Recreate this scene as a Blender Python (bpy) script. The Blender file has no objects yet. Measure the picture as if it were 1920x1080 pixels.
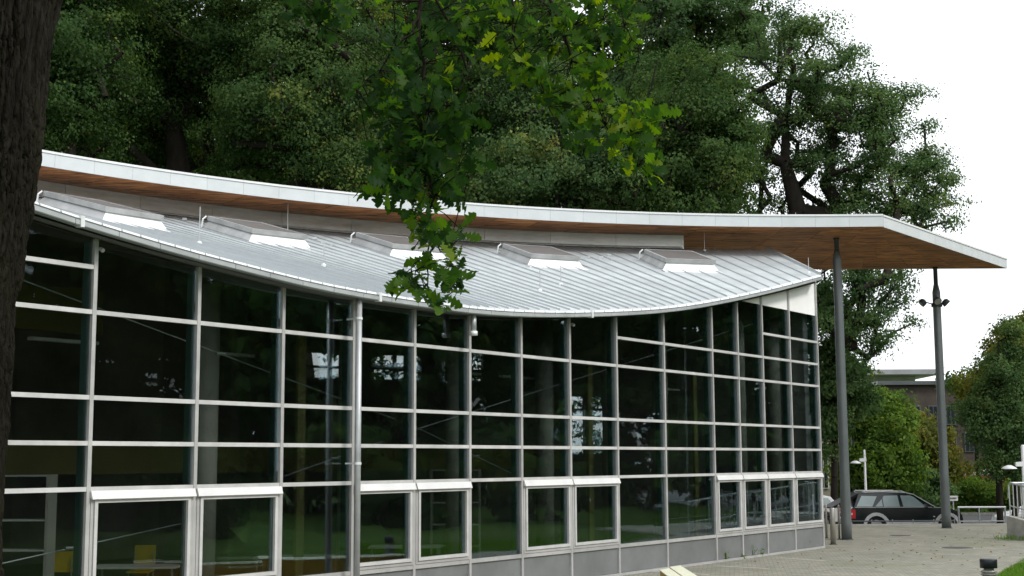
import bpy, bmesh, math, random
import numpy as np
from mathutils import Matrix, Vector, noise
R = math.radians
scn = bpy.context.scene
col = scn.collection
random.seed(7)

# ------------------------------------------------------------------ camera
CAMZ = 2.40
FPX, PITCH, ROLL = 2569.455, 0.125561, -0.004911
fw = np.array([0, math.cos(PITCH), math.sin(PITCH)]); up0 = np.array([0, -math.sin(PITCH), math.cos(PITCH)]); ri0 = np.array([1., 0, 0])
RT_ = math.cos(ROLL)*ri0 + math.sin(ROLL)*up0
UP_ = -math.sin(ROLL)*ri0 + math.cos(ROLL)*up0
cam = bpy.data.cameras.new('camera'); camo = bpy.data.objects.new('camera', cam); col.objects.link(camo)
cam.sensor_width = 36.0; cam.lens = FPX/1920*36; cam.clip_start = .1; cam.clip_end = 3000
camo.matrix_world = Matrix(((RT_[0], UP_[0], -fw[0], 0), (RT_[1], UP_[1], -fw[1], 0), (RT_[2], UP_[2], -fw[2], CAMZ), (0, 0, 0, 1)))
scn.camera = camo
scn.render.resolution_x = 1024; scn.render.resolution_y = 576

# ------------------------------------------------------------------ sky, sun, exposure
SUN_DIR = Vector((0.66, -0.34, 0.67)).normalized()
w = bpy.data.worlds.new('World'); scn.world = w; w.use_nodes = True
nt = w.node_tree; nt.nodes.clear()
out = nt.nodes.new('ShaderNodeOutputWorld')
sky = nt.nodes.new('ShaderNodeTexSky'); sky.sky_type = 'NISHITA'; sky.sun_disc = False
sky.sun_elevation = math.asin(SUN_DIR.z); sky.sun_rotation = math.atan2(SUN_DIR.x, SUN_DIR.y)
bg1 = nt.nodes.new('ShaderNodeBackground'); bg1.inputs[1].default_value = .12
nt.links.new(sky.outputs[0], bg1.inputs[0])
bg2 = nt.nodes.new('ShaderNodeBackground'); bg2.inputs[0].default_value = (.95, .975, 1, 1); bg2.inputs[1].default_value = 1.12
tcw = nt.nodes.new('ShaderNodeTexCoord'); nz = nt.nodes.new('ShaderNodeTexNoise'); nz.inputs['Scale'].default_value = 3.0; nz.inputs['Detail'].default_value = 5
nt.links.new(tcw.outputs['Generated'], nz.inputs['Vector'])
crw = nt.nodes.new('ShaderNodeMapRange'); crw.inputs[1].default_value = .3; crw.inputs[2].default_value = .7; crw.inputs[3].default_value = .80; crw.inputs[4].default_value = 1.0
nt.links.new(nz.outputs[0], crw.inputs[0])
mx = nt.nodes.new('ShaderNodeMixShader'); nt.links.new(crw.outputs[0], mx.inputs[0]); nt.links.new(bg1.outputs[0], mx.inputs[1]); nt.links.new(bg2.outputs[0], mx.inputs[2])
nt.links.new(mx.outputs[0], out.inputs[0])
sl = bpy.data.lights.new('sun', 'SUN'); sl.energy = 1.5; sl.angle = R(11); sl.color = (1, .96, .9)
so = bpy.data.objects.new('sun', sl); col.objects.link(so); so.location = (30, -15, 40)
so.rotation_euler = SUN_DIR.to_track_quat('Z', 'Y').to_euler()
vs = scn.view_settings; vs.view_transform = 'Standard'; vs.look = 'None'; vs.gamma = 1; vs.exposure = 0.5; vs.use_curve_mapping = False
scn.render.engine = 'CYCLES'
scn.cycles.max_bounces = 6; scn.cycles.diffuse_bounces = 3; scn.cycles.glossy_bounces = 3; scn.cycles.transparent_max_bounces = 16; scn.cycles.transmission_bounces = 4; scn.cycles.caustics_reflective = False; scn.cycles.caustics_refractive = False

# ------------------------------------------------------------------ helpers
def at(px, py, Y):
    d = fw + RT_*(px-960)/FPX + UP_*(540-py)/FPX
    d = d*(Y/d[1]); return np.array([d[0], d[1], d[2]+CAMZ])
def atz(px, py, z):
    d = fw + RT_*(px-960)/FPX + UP_*(540-py)/FPX
    d = d*((z-CAMZ)/d[2]); return np.array([d[0], d[1], d[2]+CAMZ])
F0 = np.array([-5.6564, 18.3577]); FA = R(54.4374); FE = np.array([math.cos(FA), math.sin(FA)]); FN = np.array([-math.sin(FA), math.cos(FA)])
def fp(s, n, z):
    p = F0 + FE*s + FN*n; return (p[0], p[1], z)
def onfac(px, py, off):
    d = fw + RT_*(px-960)/FPX + UP_*(540-py)/FPX
    P0 = F0 + FN*off; t = (P0@FN)/(d[:2]@FN); P = d*t
    return float((P[:2]-F0)@FE), float(P[2]+CAMZ)

def wloc(o):
    v = Vector((0, 0, 0))
    while o: v += o.location; o = o.parent
    return v
def tag(o, label=None, cat=None, group=None, kind=None):
    if label: o['label'] = label
    if cat: o['category'] = cat
    if group: o['group'] = group
    if kind: o['kind'] = kind
    return o
def thing(name, label, cat, loc, group=None):
    o = bpy.data.objects.new(name, None); col.objects.link(o); o.location = Vector([float(c) for c in loc]); o.empty_display_size = .2
    return tag(o, label, cat, group)
def obj(name, V, Fc, m, parent=None, smooth=False):
    off = wloc(parent) if parent else Vector((0, 0, 0))
    me = bpy.data.meshes.new(name)
    me.from_pydata([(float(v[0])-off.x, float(v[1])-off.y, float(v[2])-off.z) for v in V], [], Fc)
    me.materials.append(MAT[m] if isinstance(m, str) else m)
    if smooth: me.polygons.foreach_set('use_smooth', [True]*len(me.polygons))
    me.update()
    o = bpy.data.objects.new(name, me); col.objects.link(o)
    if parent: o.parent = parent
    return o
class MB:
    def __init__(s): s.V = []; s.F = []
    def add(s, V, Fc):
        b = len(s.V); s.V += [tuple(v) for v in V]; s.F += [tuple(b+i for i in f) for f in Fc]; return s
    def hexa(s, P):   # 8 points: bottom 4 ccw, top 4 ccw
        return s.add(P, [(3, 2, 1, 0), (4, 5, 6, 7), (0, 1, 5, 4), (1, 2, 6, 5), (2, 3, 7, 6), (3, 0, 4, 7)])
    def box(s, x0, x1, y0, y1, z0, z1):
        return s.hexa([(x0, y0, z0), (x1, y0, z0), (x1, y1, z0), (x0, y1, z0), (x0, y0, z1), (x1, y0, z1), (x1, y1, z1), (x0, y1, z1)])
    def fbox(s, s0, s1, n0, n1, z0, z1, za=None, zb=None):   # facade box; z1 may slope from s0 (z1) to s1 (zb)
        zb = z1 if zb is None else zb
        return s.hexa([fp(s0, n0, z0), fp(s1, n0, z0), fp(s1, n1, z0), fp(s0, n1, z0), fp(s0, n0, z1), fp(s1, n0, zb), fp(s1, n1, zb), fp(s0, n1, z1)])
    def tube(s, pts, rad, n=8, cap=True):
        pts = [Vector(p) for p in pts]
        if not hasattr(rad, '__len__'): rad = [rad]*len(pts)
        b = len(s.V); prev = None
        for i, p in enumerate(pts):
            t = (pts[min(i+1, len(pts)-1)]-pts[max(i-1, 0)]).normalized()
            a = Vector((1, 0, 0)) if prev is None and abs(t.x) < .9 else (Vector((0, 1, 0)) if prev is None else prev)
            u = (a - t*a.dot(t)).normalized(); v = t.cross(u); prev = u
            for k in range(n):
                th = 2*math.pi*k/n; q = p+(u*math.cos(th)+v*math.sin(th))*rad[i]; s.V.append((q.x, q.y, q.z))
        for i in range(len(pts)-1):
            for k in range(n):
                k2 = (k+1) % n
                s.F.append((b+i*n+k, b+i*n+k2, b+(i+1)*n+k2, b+(i+1)*n+k))
        if cap:
            s.F.append(tuple(b+k for k in range(n))[::-1]); e = b+(len(pts)-1)*n; s.F.append(tuple(e+k for k in range(n)))
        return s
    def lathe(s, c, prof, n=24):  # prof: (r,z) list, around vertical axis through c
        return s.tube([(c[0], c[1], c[2]+z) for r, z in prof], [max(r, .0005) for r, z in prof], n)
    def extr(s, poly, z0, z1):   # vertical prism of plan polygon (ccw)
        n = len(poly); V = [(p[0], p[1], z0) for p in poly]+[(p[0], p[1], z1) for p in poly]
        return s.add(V, [tuple(range(n))[::-1], tuple(range(n, 2*n))]+[(i, (i+1) % n, n+(i+1) % n, n+i) for i in range(n)])
    def build(s, name, m, parent=None, smooth=False): return obj(name, s.V, s.F, m, parent, smooth)

# ------------------------------------------------------------------ materials
MAT = {}
def nodes(name):
    m = bpy.data.materials.new(name); m.use_nodes = True; MAT[name] = m
    return m, m.node_tree, m.node_tree.nodes['Principled BSDF']
def N(nt, t, **kw):
    n = nt.nodes.new(t)
    for k, v in kw.items(): setattr(n, k, v)
    return n
def rgb(c): return (c[0], c[1], c[2], 1)
def mat(name, c, rough=.5, metal=0, var=.12, scale=3, bump=0, bscale=40, c2=None, stretch=(1, 1, 1), spec=.5, detail=6):
    m, nt, b = nodes(name)
    tc = N(nt, 'ShaderNodeTexCoord'); mp = N(nt, 'ShaderNodeMapping'); mp.inputs['Scale'].default_value = stretch
    nt.links.new(tc.outputs['Object'], mp.inputs[0])
    nz = N(nt, 'ShaderNodeTexNoise'); nz.inputs['Scale'].default_value = scale; nz.inputs['Detail'].default_value = detail; nz.inputs['Roughness'].default_value = .65
    nt.links.new(mp.outputs[0], nz.inputs['Vector'])
    cr = N(nt, 'ShaderNodeValToRGB'); e = cr.color_ramp.elements
    c2 = c2 or tuple(min(1, x*(1+var*1.2)) for x in c); c1 = tuple(x*(1-var*1.5) for x in c)
    e[0].position = .3; e[0].color = rgb(c1); e[1].position = .7; e[1].color = rgb(c2)
    nt.links.new(nz.outputs[0], cr.inputs[0])
    oi = N(nt, 'ShaderNodeObjectInfo'); mr = N(nt, 'ShaderNodeMapRange'); mr.inputs[3].default_value = 1-var*.5; mr.inputs[4].default_value = 1+var*.5
    nt.links.new(oi.outputs['Random'], mr.inputs[0])
    mu = N(nt, 'ShaderNodeVectorMath', operation='SCALE'); nt.links.new(cr.outputs[0], mu.inputs[0]); nt.links.new(mr.outputs[0], mu.inputs['Scale'])
    nt.links.new(mu.outputs[0], b.inputs['Base Color'])
    b.inputs['Roughness'].default_value = rough; b.inputs['Metallic'].default_value = metal; b.inputs['Specular IOR Level'].default_value = spec
    rr = N(nt, 'ShaderNodeMapRange'); rr.inputs[3].default_value = max(0, rough-.08); rr.inputs[4].default_value = min(1, rough+.12)
    nt.links.new(nz.outputs[0], rr.inputs[0]); nt.links.new(rr.outputs[0], b.inputs['Roughness'])
    if bump:
        n2 = N(nt, 'ShaderNodeTexNoise'); n2.inputs['Scale'].default_value = bscale; n2.inputs['Detail'].default_value = 4
        nt.links.new(mp.outputs[0], n2.inputs['Vector'])
        bp = N(nt, 'ShaderNodeBump'); bp.inputs['Strength'].default_value = bump; bp.inputs['Distance'].default_value = .02
        nt.links.new(n2.outputs[0], bp.inputs['Height']); nt.links.new(bp.outputs[0], b.inputs['Normal'])
    return m
mat('aluminium_frame', (.50, .495, .485), .42, .25, .10, 2.5)
mat('transom_aluminium', (.64, .635, .625), .40, .2, .10, 2.5)
mat('hood_aluminium', (.70, .70, .69), .35, .1, .05, 3)
mat('gutter_zinc', (.44, .47, .48), .40, .2, .10, 2)
mat('bright_zinc', (.82, .84, .84), .35, .15, .06, 4)
mat('roof_zinc', (.48, .515, .525), .40, .2, .12, 1.2, bump=.05, bscale=3)
mat('roof_seam', (.44, .475, .485), .45, .25, .08, 2)
mat('fascia_white', (.60, .635, .645), .40, 0, .05, 1.5)
mat('coping_white', (.76, .77, .77), .4, 0, .04, 2)
mat('clerestory_metal', (.88, .88, .84), .34, .5, .16, 1.0, stretch=(1, 1, 6))
mat('dark_soffit', (.16, .165, .165), .55, .1, .15, 2)
mat('skylight_metal', (.44, .445, .44), .45, .35, .16, 2)
mat('skylight_sunlit', (.88, .89, .89), .35, .0, .05, 3)  # sun on the kerb fronts is put into this paler colour
mat('skylight_mesh', (.075, .064, .058), .55, .0, .2, 3)
mat('base_panel', (.185, .195, .195), .5, .1, .12, 1.4)
mat('white_infill', (.92, .92, .9), .5, 0, .03, 2)
mat('column_paint', (.12, .138, .138), .38, .1, .10, 1.5)
mat('column_dark', (.05, .06, .065), .45, .1, .1, 3)
mat('pipe_zinc', (.46, .48, .485), .38, .4, .1, 3)
mat('interior_wall', (.30, .275, .235), .8, 0, .25, .6)
mat('interior_dark', (.18, .16, .12), .8, 0, .2, 1)
mat('interior_floor', (.24, .225, .195), .5, 0, .2, 1)
mat('interior_column', (.46, .44, .37), .7, 0, .1, 1)
mat('mullion_back', (.08, .17, .14), .5, .1, .1, 2)
mat('rod_steel', (.5, .52, .5), .35, .6, .1, 5)
mat('olive_paint', (.24, .215, .08), .7, 0, .1, 1)
mat('yellow_plastic', (.62, .45, .03), .45, 0, .08, 4)
mat('table_white', (.6, .6, .55), .5, 0, .05, 4)
mat('blue_plastic', (.05, .22, .42), .4, 0, .1, 4)
mat('concrete', (.36, .35, .32), .85, 0, .18, 2.5, bump=.3, bscale=30)
mat('asphalt', (.105, .105, .105), .9, 0, .2, 1.2, bump=.3, bscale=60)
mat('pale_paver', (.40, .385, .32), .85, 0, .15, 6, bump=.2, bscale=50)
mat('drain_iron', (.06, .06, .055), .6, .4, .2, 8)
mat('steel_post', (.40, .38, .34), .45, .6, .1, 4)
mat('rail_grey', (.30, .32, .33), .45, .5, .12, 5)
mat('galvanised', (.52, .54, .54), .4, .5, .1, 6)
mat('lamp_white', (.72, .73, .73), .4, .05, .05, 4)
mat('lamp_black', (.012, .016, .022), .35, .1, .2, 4)
mat('lamp_louvre', (.34, .34, .31), .4, .3, .1, 6)
mat('yellow_paint', (.42, .24, .008), .5, 0, .15, 3)
mat('cream_board', (.66, .66, .50), .5, 0, .08, 4, stretch=(4, 1, 1))
mat('brick_brown', (.085, .066, .055), .85, 0, .25, 1.5)
mat('render_white', (.62, .62, .60), .8, 0, .08, .8)
mat('render_tan', (.36, .32, .25), .85, 0, .12, .7)
mat('roof_grey', (.30, .31, .32), .6, 0, .1, 1)
mat('red_frame', (.30, .025, .03), .5, 0, .1, 3)
mat('window_dark', (.03, .036, .042), .12, 0, .2, 1)
mat('car_black', (.010, .015, .015), .12, .0, .2, 2, spec=.6)
mat('trim_black', (.008, .009, .009), .5, 0, .2, 2, spec=.2)
mat('car_white', (.74, .75, .75), .25, 0, .04, 2)
mat('car_silver_trim', (.62, .62, .61), .4, .2, .08, 4)
mat('tyre', (.012, .012, .012), .8, 0, .2, 8)
mat('rim_metal', (.45, .46, .47), .3, .8, .1, 5)
mat('car_glass', (.27, .34, .335), .08, 0, .1, 1, spec=.8)
mat('red_lens', (.55, .02, .025), .2, 0, .1, 8)
mat('clear_lens', (.75, .76, .76), .12, .1, .05, 8)
mat('sign_white', (.8, .8, .78), .5, 0, .04, 5)
mat('sign_ink', (.05, .05, .05), .6, 0, .1, 5)
mat('bark', (.013, .0098, .0068), .85, 0, .4, 5, c2=(.021, .019, .012), bump=.9, bscale=70, stretch=(1, 1, .35), spec=.12)
mat('far_bark', (.030, .026, .021), .95, 0, .3, 3, bump=.5, bscale=20, stretch=(1, 1, .3), spec=.08)
mat('twig', (.022, .017, .013), .9, 0, .2, 6, spec=.1)

def wood_mat():
    m, nt, b = nodes('soffit_wood')
    tc = N(nt, 'ShaderNodeTexCoord'); oi = N(nt, 'ShaderNodeObjectInfo')
    ad = N(nt, 'ShaderNodeVectorMath', operation='ADD'); sc = N(nt, 'ShaderNodeVectorMath', operation='SCALE'); sc.inputs['Scale'].default_value = 9
    cx = N(nt, 'ShaderNodeCombineXYZ'); nt.links.new(oi.outputs['Random'], cx.inputs[0]); nt.links.new(oi.outputs['Random'], cx.inputs[1])
    nt.links.new(cx.outputs[0], sc.inputs[0]); nt.links.new(tc.outputs['Object'], ad.inputs[0]); nt.links.new(sc.outputs[0], ad.inputs[1])
    mp = N(nt, 'ShaderNodeMapping'); mp.inputs['Rotation'].default_value = (0, 0, R(35)); mp.inputs['Scale'].default_value = (.7, 6, 1)
    nt.links.new(ad.outputs[0], mp.inputs[0])
    n1 = N(nt, 'ShaderNodeTexNoise'); n1.inputs['Scale'].default_value = 1.6; n1.inputs['Detail'].default_value = 9; n1.inputs['Roughness'].default_value = .7; n1.inputs['Distortion'].default_value = .8
    nt.links.new(mp.outputs[0], n1.inputs[0])
    cr = N(nt, 'ShaderNodeValToRGB'); e = cr.color_ramp.elements
    e[0].position = .40; e[0].color = (.07, .024, .009, 1); e[1].position = .68; e[1].color = (.82, .40, .155, 1)
    k = cr.color_ramp.elements.new(.50); k.color = (.52, .205, .074, 1)
    nt.links.new(n1.outputs[0], cr.inputs[0])
    mr = N(nt, 'ShaderNodeMapRange'); mr.inputs[3].default_value = .78; mr.inputs[4].default_value = 1.15; nt.links.new(oi.outputs['Random'], mr.inputs[0])
    mu = N(nt, 'ShaderNodeVectorMath', operation='SCALE'); nt.links.new(cr.outputs[0], mu.inputs[0]); nt.links.new(mr.outputs[0], mu.inputs['Scale'])
    nt.links.new(mu.outputs[0], b.inputs['Base Color']); b.inputs['Roughness'].default_value = .5
wood_mat()
def glass_mat(name, tint, ior=1.5, boost=1.25):
    m = bpy.data.materials.new(name); m.use_nodes = True; nt = m.node_tree; nt.nodes.clear(); MAT[name] = m
    o = N(nt, 'ShaderNodeOutputMaterial'); tr = N(nt, 'ShaderNodeBsdfTransparent'); tr.inputs[0].default_value = rgb(tint)
    gl = N(nt, 'ShaderNodeBsdfGlossy'); gl.inputs['Roughness'].default_value = .0; gl.inputs[0].default_value = (.80, .90, .94, 1)
    fr = N(nt, 'ShaderNodeFresnel'); fr.inputs[0].default_value = ior
    tc = N(nt, 'ShaderNodeTexCoord'); nz = N(nt, 'ShaderNodeTexNoise'); nz.inputs['Scale'].default_value = .9; nz.inputs['Detail'].default_value = 1
    nt.links.new(tc.outputs['Object'], nz.inputs[0]); bp = N(nt, 'ShaderNodeBump'); bp.inputs['Strength'].default_value = .05; bp.inputs['Distance'].default_value = .05
    nt.links.new(nz.outputs[0], bp.inputs['Height']); nt.links.new(bp.outputs[0], gl.inputs['Normal'])
    mu = N(nt, 'ShaderNodeMath', operation='MULTIPLY'); mu.inputs[1].default_value = boost; mu.use_clamp = True; nt.links.new(fr.outputs[0], mu.inputs[0])
    mx = N(nt, 'ShaderNodeMixShader'); nt.links.new(mu.outputs[0], mx.inputs[0]); nt.links.new(tr.outputs[0], mx.inputs[1]); nt.links.new(gl.outputs[0], mx.inputs[2])
    nt.links.new(mx.outputs[0], o.inputs[0])
glass_mat('tinted_glass', (.75, .785, .785), 1.46, .62)
glass_mat('clear_glass', (.9, .92, .92), 1.45)

def leaf_mat(name, ramp, trans=.36, gloss=.004, tv=1.6):
    m = bpy.data.materials.new(name); m.use_nodes = True; nt = m.node_tree; nt.nodes.clear(); MAT[name] = m
    o = N(nt, 'ShaderNodeOutputMaterial'); a = N(nt, 'ShaderNodeAttribute'); a.attribute_name = 'tint'
    oi = N(nt, 'ShaderNodeObjectInfo')
    cr = N(nt, 'ShaderNodeValToRGB'); el = cr.color_ramp.elements
    el[0].position = ramp[0][0]; el[0].color = rgb(ramp[0][1]); el[1].position = ramp[-1][0]; el[1].color = rgb(ramp[-1][1])
    for p, c in ramp[1:-1]: k = el.new(p); k.color = rgb(c)
    nt.links.new(a.outputs['Fac'], cr.inputs[0])
    d = N(nt, 'ShaderNodeBsdfDiffuse'); t = N(nt, 'ShaderNodeBsdfTranslucent'); g = N(nt, 'ShaderNodeBsdfGlossy'); g.inputs['Roughness'].default_value = .5; g.inputs[0].default_value = (.8, .85, .85, 1)
    hs = N(nt, 'ShaderNodeHueSaturation'); hs.inputs['Hue'].default_value = .485; hs.inputs['Saturation'].default_value = 1.15; hs.inputs['Value'].default_value = tv
    nt.links.new(cr.outputs[0], d.inputs[0]); nt.links.new(cr.outputs[0], hs.inputs['Color']); nt.links.new(hs.outputs[0], t.inputs[0])
    m1 = N(nt, 'ShaderNodeMixShader'); m1.inputs[0].default_value = trans; nt.links.new(d.outputs[0], m1.inputs[1]); nt.links.new(t.outputs[0], m1.inputs[2])
    m2 = N(nt, 'ShaderNodeMixShader'); m2.inputs[0].default_value = gloss; nt.links.new(m1.outputs[0], m2.inputs[1]); nt.links.new(g.outputs[0], m2.inputs[2])
    nt.links.new(m2.outputs[0], o.inputs[0])
leaf_mat('leaf_dark', [(0, (.016, .040, .012)), (.5, (.040, .082, .023)), (.85, (.085, .135, .034)), (1, (.18, .20, .045))])
leaf_mat('leaf_oak', [(0, (.036, .078, .030)), (.5, (.082, .146, .052)), (.85, (.13, .19, .060)), (1, (.20, .22, .058))])
leaf_mat('leaf_olive', [(0, (.026, .060, .018)), (.5, (.062, .115, .034)), (.85, (.105, .158, .042)), (1, (.19, .20, .05))])
leaf_mat('leaf_maple', [(0, (.06, .12, .025)), (.5, (.13, .225, .042)), (.85, (.20, .265, .05)), (1, (.28, .29, .06))])
leaf_mat('leaf_yellow', [(0, (.06, .085, .02)), (.5, (.125, .145, .032)), (.85, (.19, .175, .036)), (1, (.27, .17, .035))])
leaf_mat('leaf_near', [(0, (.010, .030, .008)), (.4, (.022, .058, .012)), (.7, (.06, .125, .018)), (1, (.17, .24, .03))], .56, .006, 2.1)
leaf_mat('grass_blade', [(0, (.06, .14, .02)), (.5, (.10, .21, .03)), (1, (.16, .28, .045))], .35, .004)

def lawn_mat():
    m, nt, b = nodes('lawn')
    tc = N(nt, 'ShaderNodeTexCoord'); n1 = N(nt, 'ShaderNodeTexNoise'); n1.inputs['Scale'].default_value = .5; n1.inputs['Detail'].default_value = 8
    nt.links.new(tc.outputs['Object'], n1.inputs[0]); cr = N(nt, 'ShaderNodeValToRGB'); e = cr.color_ramp.elements
    e[0].position = .3; e[0].color = (.035, .075, .014, 1); e[1].position = .7; e[1].color = (.075, .13, .022, 1)
    nt.links.new(n1.outputs[0], cr.inputs[0]); nt.links.new(cr.outputs[0], b.inputs['Base Color']); b.inputs['Roughness'].default_value = .9; b.inputs['Specular IOR Level'].default_value = .05
    n2 = N(nt, 'ShaderNodeTexNoise'); n2.inputs['Scale'].default_value = 40; nt.links.new(tc.outputs['Object'], n2.inputs[0])
    bp = N(nt, 'ShaderNodeBump'); bp.inputs['Strength'].default_value = .8; bp.inputs['Distance'].default_value = .05; nt.links.new(n2.outputs[0], bp.inputs['Height']); nt.links.new(bp.outputs[0], b.inputs['Normal'])
lawn_mat()
def paving_mat():
    m, nt, b = nodes('paving')
    tc = N(nt, 'ShaderNodeTexCoord'); mp = N(nt, 'ShaderNodeMapping'); mp.inputs['Rotation'].default_value = (0, 0, R(9)); nt.links.new(tc.outputs['Object'], mp.inputs[0])
    bk = N(nt, 'ShaderNodeTexBrick'); bk.inputs['Scale'].default_value = 5.0; bk.inputs['Mortar Size'].default_value = .03; bk.inputs['Brick Width'].default_value = 1.0; bk.inputs['Row Height'].default_value = .5
    bk.inputs['Color1'].default_value = (.205, .20, .17, 1); bk.inputs['Color2'].default_value = (.315, .305, .26, 1); bk.inputs['Mortar'].default_value = (.09, .09, .065, 1); bk.inputs['Bias'].default_value = 0
    nt.links.new(mp.outputs[0], bk.inputs['Vector'])
    n1 = N(nt, 'ShaderNodeTexNoise'); n1.inputs['Scale'].default_value = .7; n1.inputs['Detail'].default_value = 9; n1.inputs['Roughness'].default_value = .7; nt.links.new(tc.outputs['Object'], n1.inputs[0])
    cr = N(nt, 'ShaderNodeValToRGB'); e = cr.color_ramp.elements; e[0].position = .3; e[0].color = (.78, .79, .74, 1); e[1].position = .7; e[1].color = (1.12, 1.1, 1.06, 1); nt.links.new(n1.outputs[0], cr.inputs[0])
    mu = N(nt, 'ShaderNodeMixRGB', blend_type='MULTIPLY'); mu.inputs[0].default_value = 1; nt.links.new(bk.outputs[0], mu.inputs[1]); nt.links.new(cr.outputs[0], mu.inputs[2])
    # mossy patches with their own shape
    n3 = N(nt, 'ShaderNodeTexNoise'); n3.inputs['Scale'].default_value = .35; n3.inputs['Detail'].default_value = 7; nt.links.new(mp.outputs[0], n3.inputs[0])
    r3 = N(nt, 'ShaderNodeMapRange'); r3.inputs[1].default_value = .52; r3.inputs[2].default_value = .66; r3.inputs[4].default_value = .45; nt.links.new(n3.outputs[0], r3.inputs[0])
    m3 = N(nt, 'ShaderNodeMixRGB'); nt.links.new(r3.outputs[0], m3.inputs[0]); nt.links.new(mu.outputs[0], m3.inputs[1]); m3.inputs[2].default_value = (.15, .165, .085, 1)
    nt.links.new(m3.outputs[0], b.inputs['Base Color']); b.inputs['Roughness'].default_value = .88
    bp = N(nt, 'ShaderNodeBump'); bp.inputs['Strength'].default_value = .35; bp.inputs['Distance'].default_value = .01; nt.links.new(bk.outputs['Fac'], bp.inputs['Height']); bp.invert = True; nt.links.new(bp.outputs[0], b.inputs['Normal'])
paving_mat()

# ------------------------------------------------------------------ ground, paving, road
def smooth(a, b, x):
    t = np.clip((x-a)/(b-a), 0, 1); return t*t*(3-2*t)
def ground_z(X, Y):
    d = np.hypot(X*.8, Y+1.0)
    z = .84*(1-smooth(7.0, 17.0, d))
    z = z - .06
    z = z - .60*smooth(51.12, 51.2, Y)
    return z
xs = np.concatenate([[-700, -400, -200, -120], np.linspace(-70, 90, 81), [130, 220, 400, 700]])
ys = np.concatenate([[-500, -250, -120, -60], np.linspace(-40, 50, 61), [51.0, 51.12, 51.2, 51.5, 54, 60, 70, 85, 110, 150, 220, 400, 800, 1500]])
gx, gy = np.meshgrid(xs, ys); gz = ground_z(gx, gy)
nx, ny = len(xs), len(ys)
o = obj('ground', np.stack([gx.ravel(), gy.ravel(), gz.ravel()], 1), [(j*nx+i, j*nx+i+1, (j+1)*nx+i+1, (j+1)*nx+i) for j in range(ny-1) for i in range(nx-1)], 'lawn', None, True)
tag(o, kind='structure')
fq = lambda s, n: fp(s, n, 0)[:2]
plaza_poly = [fq(-9, -6.9), fq(9, -6.9), (9.75, 28.5), (11.55, 32.1), (15.2, 37.0), (23, 37.5), (23, 51), (3, 51), (8.2, 42), fq(24.6, .3), fq(-9, .3)]
tag(MB().extr(plaza_poly, -.75, 0).build('plaza_paving', 'paving'), kind='structure')
tag(MB().box(3, 23.2, 51.004, 51.22, -.75, .03).build('plaza_kerb', 'concrete'), kind='structure')
tag(MB().add([(-60, 51.25, -.63), (140, 51.25, -.63), (140, 75.5, -.63), (-60, 75.5, -.63)], [(0, 1, 2, 3)]).build('road', 'asphalt'), kind='structure')
tag(MB().box(-60, 140, 75.5, 75.75, -.7, -.52).build('road_kerb', 'concrete'), kind='structure')
for px0, px1, py in ((1342, 1442, 1062), (1462, 1545, 1047), (1225, 1330, 1073)):
    a = atz(px0, py-1.2, .004); b = atz(px1, py+4, .004); d = np.array([b[0]-a[0], b[1]-a[1]]); d /= np.linalg.norm(d); q = np.array([-d[1], d[0]])*.09
    tag(obj('paving_band', [(a[0]-q[0], a[1]-q[1], .004), (b[0]-q[0], b[1]-q[1], .004), (b[0]+q[0], b[1]+q[1], .004), (a[0]+q[0], a[1]+q[1], .004)], [(0, 1, 2, 3)], 'pale_paver'), kind='structure')

# ------------------------------------------------------------------ the glazed hall
hall = thing('glazed_hall', 'low hall with gridded dark glass front, grey metal roof and white-edged wood canopy', 'building', fp(10, 5, 0))
GS = [-9, -6, -3.5, -1.3, -.94, -.25, .45, 1.12, 1.82, 2.51, 3.22, 3.93, 4.62, 6.01, 6.71, 8.10, 9.51, 10.95, 12.33, 13.72, 15.01, 16.47, 18.55, 20.65, 22.8, 23.9, 26]
GZ = [4.45, 3.95, 3.57, 3.26, 3.20, 3.12, 3.04, 2.97, 2.91, 2.86, 2.80, 2.76, 2.73, 2.71, 2.71, 2.72, 2.79, 2.90, 3.03, 3.18, 3.34, 3.56, 3.93, 4.34, 4.79, 5.03, 5.45]
_ss = np.linspace(-8, 25.5, 400); _zz = np.interp(_ss, GS, GZ)
_k = np.hanning(25); _k /= _k.sum(); _zz = np.convolve(np.pad(_zz, 12, mode='reflect', reflect_type='odd'), _k, 'valid')
def zg(s): return float(np.interp(s, _ss, _zz))+CAMZ      # gutter top
def zb(s): return zg(s)-.085                                 # gutter bottom = eave soffit
MS = [-5.6, -3.72, -1.9, 0, 1.833, 3.551, 5.178, 6.749, 8.332, 9.970, 11.683, 13.516, 15.586, 17.955, 19.344, 20.763, 22.452, 24.30]
TZ = [CAMZ+h for h in (-.3444, .2609, .8695, 2.0156, 2.6236, 3.2386)]
SILL = .61
VENT = {3, 4, 6, 7, 9, 10, 13, 14, 15, 16}
for i, s in enumerate(MS):
    MB().fbox(s-.031, s+.031, -.05, .03, .05, zb(s)+.01).build('mullion', 'aluminium_frame', hall)
    MB().fbox(s-.022, s+.022, .045, .20, .05, zb(s)-.02).build('mullion_fin', 'mullion_back', hall)
rg = random.Random(3)
def pane(parent, s0, s1, n, z0, z1a, z1b, m='tinted_glass', nm='pane'):
    t = [rg.uniform(-.0035, .0035) for _ in range(4)]
    P = []
    for dn in (0, .012):
        P.append([fp(s0, n+dn+t[0], z0), fp(s1, n+dn+t[1], z0), fp(s1, n+dn+t[2], z1b), fp(s0, n+dn+t[3], z1a)])
    return MB().add(P[0]+P[1], [(0, 1, 2, 3), (7, 6, 5, 4), (0, 4, 5, 1), (1, 5, 6, 2), (2, 6, 7, 3), (3, 7, 4, 0)]).build(nm, m, parent)
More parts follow.
